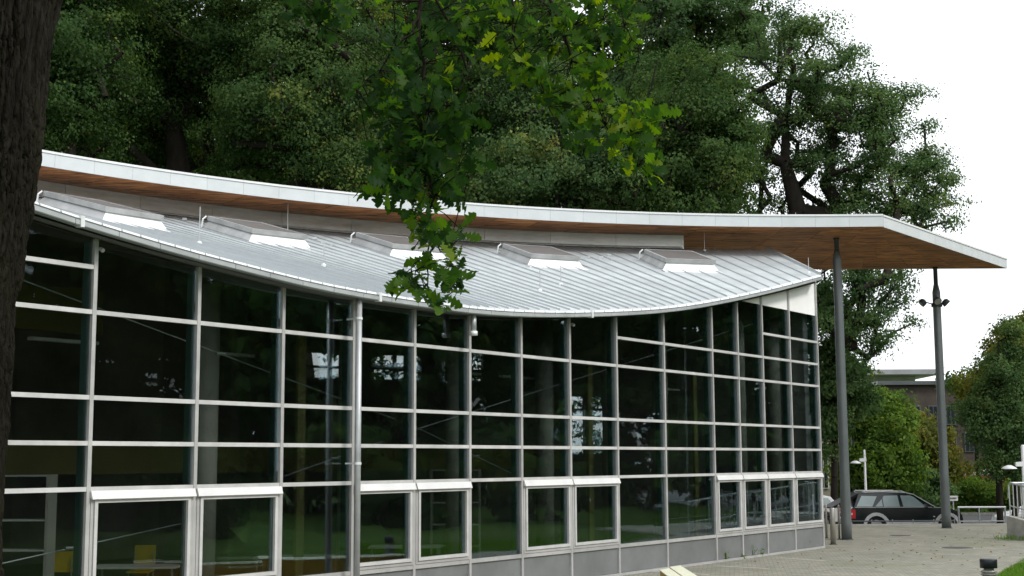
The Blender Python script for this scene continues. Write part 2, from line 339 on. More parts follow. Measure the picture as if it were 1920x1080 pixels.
for i in range(len(MS)-1):
    a, b = MS[i]+.033, MS[i+1]-.033
    nT = 4
    if i <= 2: nT = 5
    if 11 <= i <= 14: nT = 5
    if i >= 15: nT = 6
    for k in range(nT):
        MB().fbox(a, b, -.044, .02, TZ[k]-.03, TZ[k]+.03).build('transom', 'transom_aluminium', hall)
    MB().fbox(a, b, -.044, .02, SILL-.035, SILL+.035).build('transom', 'aluminium_frame', hall)
    MB().fbox(a, b, -.012, .015, .055, SILL-.038).build('base_panel', 'base_panel', hall)
    MB().fbox(MS[i]+.002, MS[i+1]-.002, -.075, .02, .0, .048).build('base_trim', 'aluminium_frame', hall)
    if i not in VENT: pane(hall, a, b, .0, SILL+.037, TZ[0]-.032, TZ[0]-.032)
    else:
        z0, z1 = SILL+.04, TZ[0]-.033
        f = MB().fbox(a+.004, a+.05, -.055, .02, z0, z1).fbox(b-.05, b-.004, -.055, .02, z0, z1).fbox(a+.052, b-.052, -.055, .02, z0, z0+.05).fbox(a+.052, b-.052, -.055, .02, z1-.05, z1)
        v = f.build('vent_window', 'aluminium_frame', hall)
        A, B, Z0, Z1 = a+.058, b-.058, z0+.058, z1-.10
        MB().fbox(A, A+.05, -.075, .01, Z0, Z1).fbox(B-.05, B, -.075, .01, Z0, Z1).fbox(A+.051, B-.051, -.075, .01, Z0, Z0+.055).fbox(A+.051, B-.051, -.075, .01, Z1-.05, Z1).build('sash', 'transom_aluminium', v)
        pane(v, A+.052, B-.052, -.03, Z0+.057, Z1-.052, Z1-.052)
        ha, hb = a-.012, b+.012
        P = [(-.062, z1+.012), (-.062, z1-.075), (-.106, z1-.108), (-.116, z1-.098), (-.075, z1+.012)]
        MB().add([fp(ha, n, z) for n, z in P]+[fp(hb, n, z) for n, z in P], [(0, 1, 2, 3, 4), (9, 8, 7, 6, 5)]+[(j, 5+j, 5+(j+1) % 5, (j+1) % 5) for j in range(5)]).build('hood', 'hood_aluminium', v)
    for k in range(nT):
        z0 = TZ[k]+.032
        if k < nT-1: pane(hall, a, b, .0, z0, TZ[k+1]-.032, TZ[k+1]-.032)
        else:
            wz = CAMZ+3.98      # bottom of white infill panels near the tall end
            za, zb_ = zb(a)-.005, zb(b)-.005
            if zb_ > wz+.03:
                if za > wz:
                    pane(hall, a, b, .0, z0, wz, wz); pane(hall, a, b, -.005, wz+.004, za, zb_, 'white_infill', 'infill_panel')
                else:
                    sm = a+(b-a)*(wz-za)/(zb_-za)
                    MB().add([fp(a, 0, z0), fp(b, 0, z0), fp(b, 0, wz), fp(sm, 0, wz), fp(a, 0, za)]+[fp(a, .012, z0), fp(b, .012, z0), fp(b, .012, wz), fp(sm, .012, wz), fp(a, .012, za)], [(0, 1, 2, 3, 4), (9, 8, 7, 6, 5)]+[(j, 5+j, 5+(j+1) % 5, (j+1) % 5) for j in range(5)]).build('pane', 'tinted_glass', hall)
                    MB().add([fp(sm, -.005, wz+.003), fp(b, -.005, wz+.003), fp(b, -.005, zb_), fp(sm, .01, wz+.003), fp(b, .01, wz+.003), fp(b, .01, zb_)], [(0, 1, 2), (5, 4, 3), (0, 3, 4, 1), (1, 4, 5, 2), (2, 5, 3, 0)]).build('infill_panel', 'white_infill', hall)
            else: pane(hall, a, b, .0, z0, za, zb_)
# eave soffit and gutter pieces
SE0, SE1 = -5.6, 23.85
ns = 44
ss = np.linspace(SE0, 24.36, ns+1)
V = []; Fc = []
for s in ss:
    z = zb(s)+.012; V += [fp(s-.30, -.33, z), fp(s, .06, z), fp(s-.30, -.33, z+.03), fp(s, .06, z+.03)]
for j in range(ns):
    b0 = 4*j; Fc += [(b0, b0+1, b0+5, b0+4), (b0+2, b0+6, b0+7, b0+3)]
obj('eave_soffit', V, Fc, 'dark_soffit', hall)
L = .70; s = SE1
while s > SE0:
    a, b = s-L+.004, s-.004
    prof = lambda q: [(-.45, zg(q)), (-.45, zb(q)+.012), (-.438, zb(q)), (-.335, zb(q)), (-.335, zg(q)-.01), (-.345, zg(q)-.01), (-.345, zb(q)+.02), (-.436, zb(q)+.02), (-.436, zg(q))]
    Pa, Pb = prof(a), prof(b)
    MB().add([fp(a, n, z) for n, z in Pa]+[fp(b, n, z) for n, z in Pb], [tuple(range(9))[::-1], tuple(range(9, 18))]+[(j, (j+1) % 9, 9+(j+1) % 9, 9+j) for j in range(9)]).build('gutter_length', 'gutter_zinc', hall)
    MB().hexa([fp(a, -.456, zg(a)-.006), fp(b, -.456, zg(b)-.006), fp(b, -.432, zg(b)-.006), fp(a, -.432, zg(a)-.006), fp(a, -.456, zg(a)+.006), fp(b, -.456, zg(b)+.006), fp(b, -.432, zg(b)+.006), fp(a, -.432, zg(a)+.006)]).build('gutter_bead', 'dark_soffit', hall)
    s -= L
# ---- standing seam roof
RC = np.array([8.08, 15.37]); RR = 26.02; ZT = CAMZ+6.38; ZS = CAMZ+6.80
AT = [90.7, 100.6, 111.5, 121, 129.7, 138.5, 150, 165, 180, 190]; ST = [23.85, 18.3, 14.4, 11.3, 8.7, 6.85, 4.34, .88, -3.3, -5.6]
_aa = np.linspace(90.7, 190, 300); _as = np.interp(_aa, AT, ST); _k = np.hanning(31); _k /= _k.sum()
_as = np.convolve(np.pad(_as, 15, mode='reflect', reflect_type='odd'), _k, 'valid')
def cpt(c, r, a): return np.array([c[0]+r*math.cos(R(a)), c[1]+r*math.sin(R(a))])
def eave_pt(a):
    s = float(np.interp(a, _aa, _as)); p = F0+FE*s+FN*(-.40); return np.array([p[0], p[1], zg(s)+.035])
def roof_pt(a, t, dz=0):
    E_ = eave_pt(a); T_ = np.array([*cpt(RC, RR, a), ZT]); p = E_*(1-t)+T_*t
    return np.array([p[0], p[1], p[2]+dz])
da = math.degrees(.53/RR); a = 90.7; ts = np.linspace(0, 1, 6)
while a < 186:
    a2 = a+da; mb = MB(); V = []
    rl = rg.uniform(-.004, .004)
    for t in ts: V += [roof_pt(a, t), roof_pt(a2-.004, t, rl), roof_pt(a, t, -.03), roof_pt(a2-.004, t, -.03)]
    Fc = [(4*j, 4*j+4, 4*j+5, 4*j+1) for j in range(5)]+[(4*j+2, 4*j+3, 4*j+7, 4*j+6) for j in range(5)]+[(4*j, 4*j+2, 4*j+6, 4*j+4) for j in range(5)]+[(4*j+1, 4*j+5, 4*j+7, 4*j+3) for j in range(5)]+[(0, 1, 3, 2), (20, 22, 23, 21)]
    pn = obj('roof_panel', V, Fc, 'roof_zinc', hall)
    mb = MB(); w2 = math.degrees(.016/RR)
    for j in range(5):
        t0, t1 = max(ts[j], .012), ts[j+1]
        mb.hexa([roof_pt(a-w2*1.3, t0, .0), roof_pt(a+w2*1.3, t0, .0), roof_pt(a+w2*1.3, t1, .0), roof_pt(a-w2*1.3, t1, .0), roof_pt(a-w2*.7, t0, .034), roof_pt(a+w2*.7, t0, .034), roof_pt(a+w2*.7, t1, .034), roof_pt(a-w2*.7, t1, .034)])
    mb.build('seam', 'roof_seam', pn)
    e0, e1 = eave_pt(a+.05), eave_pt(a2-.05); nn = np.array([FN[0], FN[1], 0])
    MB().hexa([e0-nn*.03-[0, 0, .05], e1-nn*.03-[0, 0, .05], e1+nn*.02-[0, 0, .05], e0+nn*.02-[0, 0, .05], e0-nn*.012+[0, 0, .012], e1-nn*.012+[0, 0, .012], e1+nn*.07+[0, 0, .018], e0+nn*.07+[0, 0, .018]]).build('drip_edge', 'bright_zinc', pn)
    a = a2
# rake trim on the open right end and inner lining
V = []
mb = MB()
for j in range(5):
    mb.hexa([roof_pt(90.72, ts[j], -.16), roof_pt(90.45, ts[j], -.16), roof_pt(90.45, ts[j+1], -.16), roof_pt(90.72, ts[j+1], -.16), roof_pt(90.72, ts[j], .07), roof_pt(90.45, ts[j], .07), roof_pt(90.45, ts[j+1], .07), roof_pt(90.72, ts[j+1], .07)])
mb.build('rake_trim', 'gutter_zinc', hall)
V = []; Fc = []; av = np.linspace(91, 186, 40)
for a in av: V += [roof_pt(a, .03, -.22), roof_pt(a, .5, -.35), roof_pt(a, .995, -.35)]
for j in range(39):
    for k in (0, 1): Fc.append((3*j+k, 3*j+k+1, 3*j+k+4, 3*j+k+3))
obj('ceiling', V, Fc, 'interior_dark', hall)
# ---- skylights
SK = [(4.87, 36.95), (1.15, 35.62), (-2.32, 33.7), (-5.38, 31.4), (-7.95, 28.52)]
SKL = [1.92, 2.1, 2.35, 2.45, 2.6]
def roof_z(x, y):
    best = None
    for a in np.linspace(92, 186, 380):
        E_ = eave_pt(a); T_ = cpt(RC, RR, a); d = T_-E_[:2]; t = ((np.array([x, y])-E_[:2])@d)/(d@d); q = E_[:2]+d*t; e = np.hypot(*(q-[x, y]))
        if best is None or e < best[0]: best = (e, a, t)
    return roof_pt(best[1], best[2])[2], best[1], best[2]
for (x, y), ln in zip(SK, SKL):
    z, a, t = roof_z(x, y); E_ = eave_pt(a); T_ = np.array([*cpt(RC, RR, a), ZT])
    back = T_-E_; back /= np.linalg.norm(back); side = np.cross(back, [0, 0, 1.]); side /= np.linalg.norm(side); nrm = np.cross(side, back)
    o0 = np.array([x, y, z]); W2 = .80
    def q(u, v, h): return tuple(o0+side*u+back*v+nrm*h)
    # kerb frustum: outer at h=-.05, inner at h=.26
    ins = .12; h1 = .20
    lo = [(-W2, 0), (W2, 0), (W2, ln), (-W2, ln)]; hi = [(-W2+ins, ins), (W2-ins, ins), (W2-ins, ln-ins), (-W2+ins, ln-ins)]
    V = [q(u, v, -.08) for u, v in lo]+[q(u, v, .035) for u, v in lo]+[q(u, v, h1) for u, v in hi]
    sk = obj('skylight', V, [(1, 2, 6, 5), (2, 3, 7, 6), (3, 0, 4, 7), (5, 6, 10, 9), (6, 7, 11, 10), (7, 4, 8, 11), (8, 9, 10, 11)], 'skylight_metal', hall)
    obj('kerb_front', [q(-W2, -.005, -.08), q(W2, -.005, -.08), q(W2, -.005, .035), q(-W2, -.005, .035), q(W2-ins, ins-.005, h1), q(-W2+ins, ins-.005, h1), q(-W2, .1, -.08), q(W2, .1, -.08)], [(0, 1, 2, 3), (3, 2, 4, 5), (0, 6, 7, 1)], 'skylight_sunlit', sk)
    obj('flashing_apron', [q(-W2-.05, -.26, .012), q(W2+.05, -.26, .012), q(W2+.05, .02, .02), q(-W2-.05, .02, .02), q(-W2-.05, -.26, -.03), q(W2+.05, -.26, -.03)], [(0, 1, 2, 3), (4, 5, 1, 0)], 'bright_zinc', sk)
    u1 = W2-ins+.045; v0, v1 = ins-.05, ln-ins+.05
    mb = MB()
    for (ua, ub, va, vb) in ((-u1, u1, v0, v0+.05), (-u1, u1, v1-.05, v1), (-u1, -u1+.05, v0+.05, v1-.05), (u1-.05, u1, v0+.05, v1-.05)):
        mb.hexa([q(ua, va, h1+.004), q(ub, va, h1+.004), q(ub, vb, h1+.004), q(ua, vb, h1+.004), q(ua, va, h1+.115), q(ub, va, h1+.115), q(ub, vb, h1+.115), q(ua, vb, h1+.115)])
    mb.build('lid_frame', 'skylight_metal', sk)
    MB().hexa([q(-u1+.052, v0+.052, h1+.02), q(u1-.052, v0+.052, h1+.02), q(u1-.052, v1-.052, h1+.02), q(-u1+.052, v1-.052, h1+.02), q(-u1+.052, v0+.052, h1+.10), q(u1-.052, v0+.052, h1+.10), q(u1-.052, v1-.052, h1+.10), q(-u1+.052, v1-.052, h1+.10)]).build('lid_pane', 'skylight_mesh', sk)
    for u in (-W2-.06,):
        MB().tube([q(u+.02, ln*.97, .02), q(u+.02, ln*.97, .22), q(u+.10, ln*.97, .30)], .022, 6).build('stay', 'bright_zinc', sk)
# snow stops between the skylights
for (px, py) in ((590, 449), (606, 457), (622, 461), (1103, 483), (1128, 484), (1150, 488), (1142, 482), (345, 412)):
    best = None
    for a in np.linspace(95, 142, 90):
        for t in np.linspace(.55, .98, 60):
            P = roof_pt(a, t); d = P-np.array([0, 0, CAMZ]); dd = d@fw; e = (960+FPX*(d@RT_)/dd-px)**2+(540-FPX*(d@UP_)/dd-py)**2
            if best is None or e < best[0]: best = (e, P)
    P = best[1]; MB().box(P[0]-.055, P[0]+.055, P[1]-.03, P[1]+.03, P[2], P[2]+.055).build('snow_stop', 'galvanised', hall)
# ---- clerestory
a = 96.41
while a < 172:
    a2 = a+math.degrees(2.05/RR); V = []
    for q in np.linspace(a+.012, a2-.012, 4):
        for rr in (RR, RR+.06):
            p = cpt(RC, rr, q); V += [(p[0], p[1], ZT-.25), (p[0], p[1], ZS-.004)]
    Fc = []
    for j in range(3):
        b0 = 4*j; Fc += [(b0, b0+4, b0+5, b0+1), (b0+2, b0+3, b0+7, b0+6)]
    Fc += [(0, 1, 3, 2), (12, 14, 15, 13)]
    obj('clerestory_panel', V, Fc, 'clerestory_metal', hall)
    mb = MB()
    for j in range(3):
        q0, q1 = a+(a2-a)*j/3, a+(a2-a)*(j+1)/3
        P = [cpt(RC, RR-.10, q0), cpt(RC, RR-.10, q1), cpt(RC, RR-.004, q1), cpt(RC, RR-.004, q0)]
        mb.hexa([(*P[0], ZT-.0), (*P[1], ZT-.0), (*P[2], ZT+.0), (*P[3], ZT+.0), (*P[0], ZT+.012), (*P[1], ZT+.012), (*P[2], ZT+.07), (*P[3], ZT+.07)])
    mb.build('wall_flashing', 'bright_zinc', hall)
    a = a2
p0, p1 = cpt(RC, RR, 96.41), cpt(RC, RR+6, 96.41); t_ = np.array([.06, 0])
MB().extr([tuple(p0), tuple(p0+t_), tuple(p1+t_), tuple(p1)], 0, ZS-.004).build('end_wall', 'clerestory_metal', hall)
# ---- canopy
CC = np.array([9.46, 12.28]); CR = 27.56; CO = 36.64; A0, A1 = 86.92, 172
K1 = np.array([10.95, 39.91]); K2 = np.array([17.81, 48.89]); A0b = 87.8
arcf = [cpt(CC, CR+.12, q) for q in np.linspace(A0, A1, 50)]; arcb = [cpt(CC, CO-.12, q) for q in np.linspace(A1, A0b, 50)]
Kb = cpt(CC, CO, A0b)
poly = [tuple(p) for p in arcf][::-1]+[tuple(K2+[-.35, -.15])]+[tuple(p) for p in arcb][::-1]
can = MB().extr(poly, ZS+.03, ZS+.34).build('canopy', 'roof_grey', hall)
def ply(P, nm='soffit_board'):
    c = sum(np.array(p) for p in P)/len(P); P = [c+(np.array(p)-c)*(1-.010/max(.3, np.linalg.norm(np.array(p)-c))) for p in P]
    dz = rg.uniform(-.004, .004)
    MB().extr([tuple(p) for p in P], ZS+dz, ZS+.026).build(nm, 'soffit_wood', can)
q = A0b
nr = [CR-.02, CR+1.25, CR+2.5, CR+4.4, CR+6.4, CO-.02]
while q < A1:
    q2 = min(A1, q+2.55)
    for r0, r1 in zip(nr[:-1], nr[1:]): ply([cpt(CC, r0, q2), cpt(CC, r0, q), cpt(CC, r1, q), cpt(CC, r1, q2)][::-1])
    q = q2
# right wedge beyond the arcs
e0 = cpt(CC, CR, A0b); nrow = 7
for j in range(nrow):
    f0, f1 = j/nrow, (j+1)/nrow
    La, Lb = e0+(Kb-e0)*f0, e0+(Kb-e0)*f1; Ra, Rb = K1+(K2-K1)*f0+[-.02, 0], K1+(K2-K1)*f1+[-.02, 0]
    wd = np.linalg.norm(Rb-Lb); nc = max(1, int(round(wd/1.6)))
    for k in range(nc):
        g0, g1 = k/nc, (k+1)/nc
        ply([La+(Ra-La)*g0, La+(Ra-La)*g1, Lb+(Rb-Lb)*g1, Lb+(Rb-Lb)*g0])
def fascia_run(pts):
    for A, B in zip(pts[:-1], pts[1:]):
        A, B = np.array(A), np.array(B); d = B-A; l = np.linalg.norm(d); d /= l; nn = np.array([d[1], -d[0]])
        A2, B2 = A+d*.003, B-d*.003
        MB().extr([tuple(A2+nn*.03), tuple(B2+nn*.03), tuple(B2-nn*.005), tuple(A2-nn*.005)], ZS-.008, ZS+.305).build('fascia_panel', 'fascia_white', can)
        MB().extr([tuple(A2+nn*.052), tuple(B2+nn*.052), tuple(B2-nn*.12), tuple(A2-nn*.12)], ZS+.309, ZS+.362).build('coping', 'coping_white', can)
fr = [cpt(CC, CR, q) for q in np.linspace(A0, A1, 42)]
fascia_run(fr[::-1])
fascia_run([K1+(K2-K1)*f for f in np.linspace(0, 1, 9)])
fascia_run([K2, (K2+Kb)/2, Kb]+[cpt(CC, CO, q) for q in np.linspace(A0b, A1, 20)][1:])
# ---- canopy columns
def column(x, y, r, neck):
    prof = [(r+.01, 0), (r+.01, .5), (r, 2), (r-.005, 5), (r-.012, ZS-neck-.28), (r*.55, ZS-neck)]
    o = MB().lathe((x, y, 0), prof, 28).build('column', 'column_paint', hall, True)
    MB().lathe((x, y, 0), [(r*.5, ZS-neck), (r*.5, ZS-.06), (r*.62, ZS-.055), (r*.62, ZS-.003)], 20).build('column_neck', 'column_dark', o, True)
    MB().lathe((x, y, 0), [(r+.05, .001), (r+.05, .018), (r+.012, .022)], 28).build('base_ring', 'column_dark', o, True)
    return o
c1 = at(1568, 446, 41.88); c2 = at(1753.5, 504.5, 48.55)
column(c1[0], c1[1], .145, .40); column(c2[0], c2[1], .15, .62)
# ---- downpipes
sd, _ = onfac(671.5, 750, -.30)
P = fp(sd, -.30, 0)
dp = MB().tube([(P[0], P[1], .0), (P[0], P[1], zb(sd)+.03)], .052, 14).build('downpipe', 'pipe_zinc', hall, True)
for py in (597, 869):
    z = onfac(671, py, -.30)[1]
    MB().tube([(P[0], P[1], z-.02), (P[0], P[1], z+.02)], .062, 14).fbox(sd-.012, sd+.012, -.26, -.04, z-.012, z+.012).build('pipe_clamp', 'bright_zinc', dp)
sd2, zz = onfac(888, 624, -.30); P = fp(sd2, -.30, 0)
st = MB().tube([(P[0], P[1], zz), (P[0], P[1], zb(sd2)+.02)], .052, 14).build('pipe_stub', 'pipe_zinc', hall, True)
MB().tube([(P[0], P[1], zz-.05), (P[0], P[1], zz+.03)], .072, 14).build('pipe_collar', 'bright_zinc', st, True)
# ---- lightning rods on the roof and the canopy edge
def rod(px0, py0, px1, py1, Y, r=.012):
    MB().tube([at(px1, py1, Y), at(px0, py0, Y)], [r*1.3, r], 6).build('lightning_rod', 'galvanised', hall)
for a, t, h in ((141.5, .42, .75), (134.0, .33, .5), (124.5, .9, 1.15), (114.0, .28, .55), (95.2, .93, .9), (91.4, .1, .45), (118.0, .2, .5)):
    P = roof_pt(a, t); o = MB().tube([P, P+np.array([0, 0, h])], [.011, .008], 6).build('lightning_rod', 'galvanised', hall)
    MB().lathe(P-[0, 0, .01], [(.05, 0), (.05, .05), (.02, .07)], 10).build('rod_foot', 'bright_zinc', o)
for q in np.arange(92, 150, 7.3):
    P = cpt(CC, CR+.5, q); MB().tube([(P[0], P[1], ZS+.33), (P[0], P[1], ZS+.52)], .007, 5).build('lightning_rod', 'galvanised', hall)
for s in (-.55, 5.35, 11.9):
    z = zg(s); o = MB().fbox(s-.03, s+.03, -.47, -.36, z-.10, z+.05).build('cable_clip', 'bright_zinc', hall)
for i, k in ((3, -.12), (10, -.12)):
    s = MS[i]+.05; z = zb(s)+k; MB().tube([fp(s, -.06, z), fp(s, -.12, z-.03)], .03, 8).build('sensor', 'galvanised', hall)
# ---- interior
flo = [fq(-5.6, .2), fq(24.2, .2)]+[tuple(cpt(RC, RR+.3, q)) for q in np.linspace(92, 186, 30)]
MB().extr(flo[::1], -.2, .03).build('interior_floor', 'interior_floor', hall)
RW = RR+.35; q = 96.6; iw = 0
while q < 186:
    q2 = q+math.degrees(1.95/RW); P = [cpt(RC, RW, q), cpt(RC, RW, q2), cpt(RC, RW+.2, q2), cpt(RC, RW+.2, q)]
    win = 107.5 < q < 119
    tall = 97.5 < q < 104.5
    z0, z1 = (4.72, 5.42) if win else (2.6, 4.3)
    if win or tall:
        wl = MB().extr([tuple(p) for p in P], 0, z0).extr([tuple(p) for p in P], z1, ZT+.2)
        for f in (0, .88):
            A, B = P[0]+(P[1]-P[0])*f, P[0]+(P[1]-P[0])*(f+.12); C_, D_ = P[3]+(P[2]-P[3])*(f+.12), P[3]+(P[2]-P[3])*f
            wl.extr([tuple(A), tuple(B), tuple(C_), tuple(D_)], z0, z1)
        wl = wl.build('back_wall', 'interior_wall', hall)
        A, B = P[0]+(P[1]-P[0])*.125, P[0]+(P[1]-P[0])*.875; C_, D_ = P[3]+(P[2]-P[3])*.875, P[3]+(P[2]-P[3])*.125
        mid = (A+B)/2; md = (C_+D_)/2; u = (B-A)/np.linalg.norm(B-A)*.03
        MB().extr([tuple(mid-u), tuple(mid+u), tuple(md+u), tuple(md-u)], z0, z1).extr([tuple(A), tuple(B), tuple(C_), tuple(D_)], z1-.42, z1-.36).build('window_bars', 'interior_dark', wl)
        m1, m2 = A*.5+D_*.5, B*.5+C_*.5; dn = (D_-A)/np.linalg.norm(D_-A)*.006
        MB().extr([tuple(m1-dn), tuple(m2-dn), tuple(m2+dn), tuple(m1+dn)], z0+.003, z1-.43).build('pane', 'clear_glass', wl)
    else: MB().extr([tuple(p) for p in P], 0, ZT+.2).build('back_wall', 'interior_wall', hall)
    q = q2; iw += 1
for sE in (-5.55, 24.15):
    d1 = cpt(RC, RW+.1, 186 if sE < 0 else 96.65)
    A = np.array(fq(sE, .25)); B = np.array(d1); dn = (B-A)/np.linalg.norm(B-A); n_ = np.array([-dn[1], dn[0]])*.1
    zt = 5.4 if sE < 0 else 7.0
    MB().extr([tuple(A-n_), tuple(B-n_), tuple(B+n_), tuple(A+n_)], 0, zt).build('side_wall', 'clerestory_metal' if sE > 0 else 'interior_wall', hall)
for s in (-3.0, 2.55, 6.0, 9.2, 12.4, 15.2, 17.6, 20.4, 22.6):
    n_ = 1.9 if s < 20 else 1.1
    P = fp(s+1.2, n_, 0); a_ = 0
    MB().lathe((P[0], P[1], .03), [(.20, 0), (.20, zg(min(s, 23))+.05-.03)], 18).build('interior_column', 'interior_column', hall, True)
for (s0, z0, s1, z1) in ((-2.2, 5.15, 6.9, 3.15), (7.4, 2.95, 23.2, 6.35), (-2.5, .9, 2.4, 1.55), (3.9, 2.1, 6.6, 2.75), (7.2, 3.1, 11, 2.0), (16.6, 1.45, 24, 1.5), (16.6, 1.05, 24, 1.05)):
    o = MB().tube([fp(s0, .55, z0), fp(s1, .55, z1)], .011, 6).build('brace_rod', 'rod_steel', hall)
    mpt = [s0+(s1-s0)*.55, z0+(z1-z0)*.55]; MB().tube([fp(mpt[0]-.09, .55, mpt[1]), fp(mpt[0]+.09, .55, mpt[1])], .026, 6).build('turnbuckle', 'rod_steel', o)
for s in (-1, 1.3, 4.6, 9.0, 11.2, 13.2, 20.0):
    MB().fbox(s-.6, s+.6, 2.3, 2.42, 4.22, 4.27).build('ceiling_light_bar', 'table_white', hall)
MB().fbox(-4, 4.2, 5.2, 5.35, 4.7, 5.5).build('gallery_front', 'olive_paint', hall)
MB().fbox(-3, 20, 5.6, 5.75, 2.2, 2.75).build('wall_band', 'olive_paint', hall)
for s in (5.05, 11.35, 14.1, 19.0):
    MB().fbox(s-.09, s+.09, 1.0, 1.06, .04, 4.6).build('pale_post', 'olive_paint', hall)
# inner furniture: separate things
def chair(s, n, lab):
    c = fp(s, n, .03); t = thing('chair', lab, 'chair', c, 'yellow chairs inside the hall')
    sh = [(-.2, 0, .44), (.2, 0, .44), (.2, .4, .46), (-.2, .4, .46)]
    sh += [(x, y, z+.03) for x, y, z in sh]
    MB().hexa([(c[0]+x, c[1]+y, c[2]+z) for x, y, z in sh]).build('seat', 'yellow_plastic', t)
    bk = [(-.2, .42, .56), (.2, .42, .56), (.19, .45, .56), (-.19, .45, .56), (-.19, .47, .90), (.19, .47, .90), (.16, .50, .90), (-.16, .50, .90)]
    MB().hexa([(c[0]+x, c[1]+y, c[2]+z) for x, y, z in bk]).build('backrest', 'yellow_plastic', t)
    for x in (-.17, .17):
        for y in (.03, .4): MB().tube([(c[0]+x, c[1]+y, c[2]), (c[0]+x, c[1]+y, c[2]+(.45 if y < .2 else .8))], .012, 6).build('leg', 'rod_steel', t)
def table(s, n, lab):
    c = fp(s, n, .03); t = thing('table', lab, 'table', c, 'tables inside the hall')
    MB().box(c[0]-.7, c[0]+.7, c[1]-.35, c[1]+.35, c[2]+.71, c[2]+.74).build('table_top', 'table_white', t)
    for x in (-.64, .64):
        for y in (-.3, .3): MB().tube([(c[0]+x, c[1]+y, c[2]), (c[0]+x, c[1]+y, c[2]+.71)], .02, 6).build('leg', 'rod_steel', t)
chair(-1.0, 1.0, 'yellow chair behind the leftmost large pane beside the tree trunk')
chair(2.6, 4.2, 'yellow chair behind the second opening window from the trunk')
chair(4.5, 4.4, 'yellow chair behind the fixed pane left of the tall downpipe')
table(-.2, 2.0, 'white table behind the leftmost large pane')
table(3.0, 2.6, 'white table behind the second opening window from the trunk')
table(6.0, 2.0, 'white table behind the glass just right of the tall downpipe')
table(9.2, 2.2, 'white table behind the fixed pane under the pipe stub')
def tub(s, n, lab):
    c = fp(s, n, .03); t = thing('plastic_tub', lab, 'tub', c)
    MB().lathe(c, [(.20, 0), (.27, .40), (.29, .40), (.29, .43), (.255, .43), (.19, .03)], 16).build('tub_body', 'blue_plastic', t, True)
    MB().tube([(c[0]-.27, c[1], c[2]+.42), (c[0]-.2, c[1], c[2]+.56), (c[0]+.2, c[1], c[2]+.56), (c[0]+.27, c[1], c[2]+.42)], .012, 6).build('handle', 'blue_plastic', t)
tub(11.0, .8, 'blue tub behind the opening window in the middle of the facade')
tub(14.7, .7, 'blue tub behind the fixed pane right of the middle windows')
def shelf(s, n, lab):
    c = fp(s, n, .03); t = thing('shelf_rack', lab, 'shelf', c)
    for x in (-.5, .5): MB().box(c[0]+x-.02, c[0]+x+.02, c[1]-.2, c[1]+.2, c[2], c[2]+2.2).build('upright', 'interior_column', t)
    for z in (.15, .6, 1.05, 1.5, 1.95, 2.17): MB().box(c[0]-.479, c[0]+.479, c[1]-.2, c[1]+.2, c[2]+z, c[2]+z+.025).build('shelf_board', 'table_white', t)
shelf(11.3, 2.6, 'open shelf rack behind the middle pair of opening windows')
shelf(1.2, 3.2, 'open shelf rack behind the first opening window by the trunk')

# ------------------------------------------------------------------ floodlights on the far column
for k, (px, lab) in enumerate(((1730, 'left-hand small floodlight on the ring of the far canopy column'), (1757, 'front small floodlight on the ring of the far canopy column'), (1773, 'right-hand small floodlight on the ring of the far canopy column'))):
    Yq = 48.55 if k != 1 else 48.25
    P = at(px, 567 if k != 1 else 563, Yq); t = thing('floodlight', lab, 'floodlight', P, 'floodlights on the far column')
    d = Vector(((-.6, 0, -.5), (0.1, -.6, -.5), (.6, -.1, -.6))[k]).normalized(); P = Vector(P)
    MB().tube([P-d*.11, P-d*.06, P+d*.08], [.06, .13, .145], 14).build('lamp_head', 'column_dark', t, True)
    MB().tube([P+d*.081, P+d*.09], .125, 14).build('lens', 'lamp_louvre', t)
    MB().tube([P-d*.05, (c2[0]+(P.x-c2[0])*.35, c2[1]+(P.y-c2[1])*.35, P.z-.06)], .022, 6).build('bracket', 'column_dark', t)
zr = at(1753, 570, 48.55)[2]
MB().lathe((c2[0], c2[1], 0), [(.19, zr-.10), (.19, zr+.03), (.151, zr+.031)], 20).build('lamp_ring', 'column_dark', hall, True)
# ------------------------------------------------------------------ small things on the paving
def steel_post(px, py, lab, r=.055, h=1.03):
    P = atz(px, py, 0); t = thing('bollard_post', lab, 'bollard', P, 'steel posts beside the hall corner')
    MB().lathe(P, [(r, 0), (r, h-.03), (r*.8, h), (.001, h+.004)], 16).build('post', 'steel_post', t, True)
    MB().lathe(P, [(r+.04, 0.001), (r+.04, .012), (r+.002, .016)], 16).build('base_plate', 'drain_iron', t)
steel_post(1562.5, 1021, 'thick pale steel post nearest the hall corner', .075)
steel_post(1550, 1009, 'thin dark steel post tucked behind the hall corner', .035)
steel_post(1574, 1011, 'thin steel post touching the near canopy column', .03)
# bollard lamp
P = at(1853, 1048, 26.0); bz = .0
bl = thing('bollard_light', 'short black-capped bollard light with pale louvre rings by the lawn', 'bollard light', (P[0], P[1], 0))
MB().lathe((P[0], P[1], 0), [(.15, P[2]-.165), (.157, P[2]-.163), (.157, P[2]-.015), (.150, P[2]), (.001, P[2]+.001)], 28).build('cap', 'lamp_black', bl, True)
for k in range(6): MB().lathe((P[0], P[1], 0), [(.10, .33-k*.045), (.15, .30-k*.045), (.15, .31-k*.045), (.10, .345-k*.045)], 24).build('louvre', 'lamp_louvre', bl, True)
MB().lathe((P[0], P[1], 0), [(.09, .0), (.09, P[2]-.16)], 16).build('lamp_core', 'lamp_louvre', bl, True)
MB().lathe((P[0], P[1], 0), [(.15, .0), (.15, .06)], 24).build('foot', 'lamp_black', bl, True)
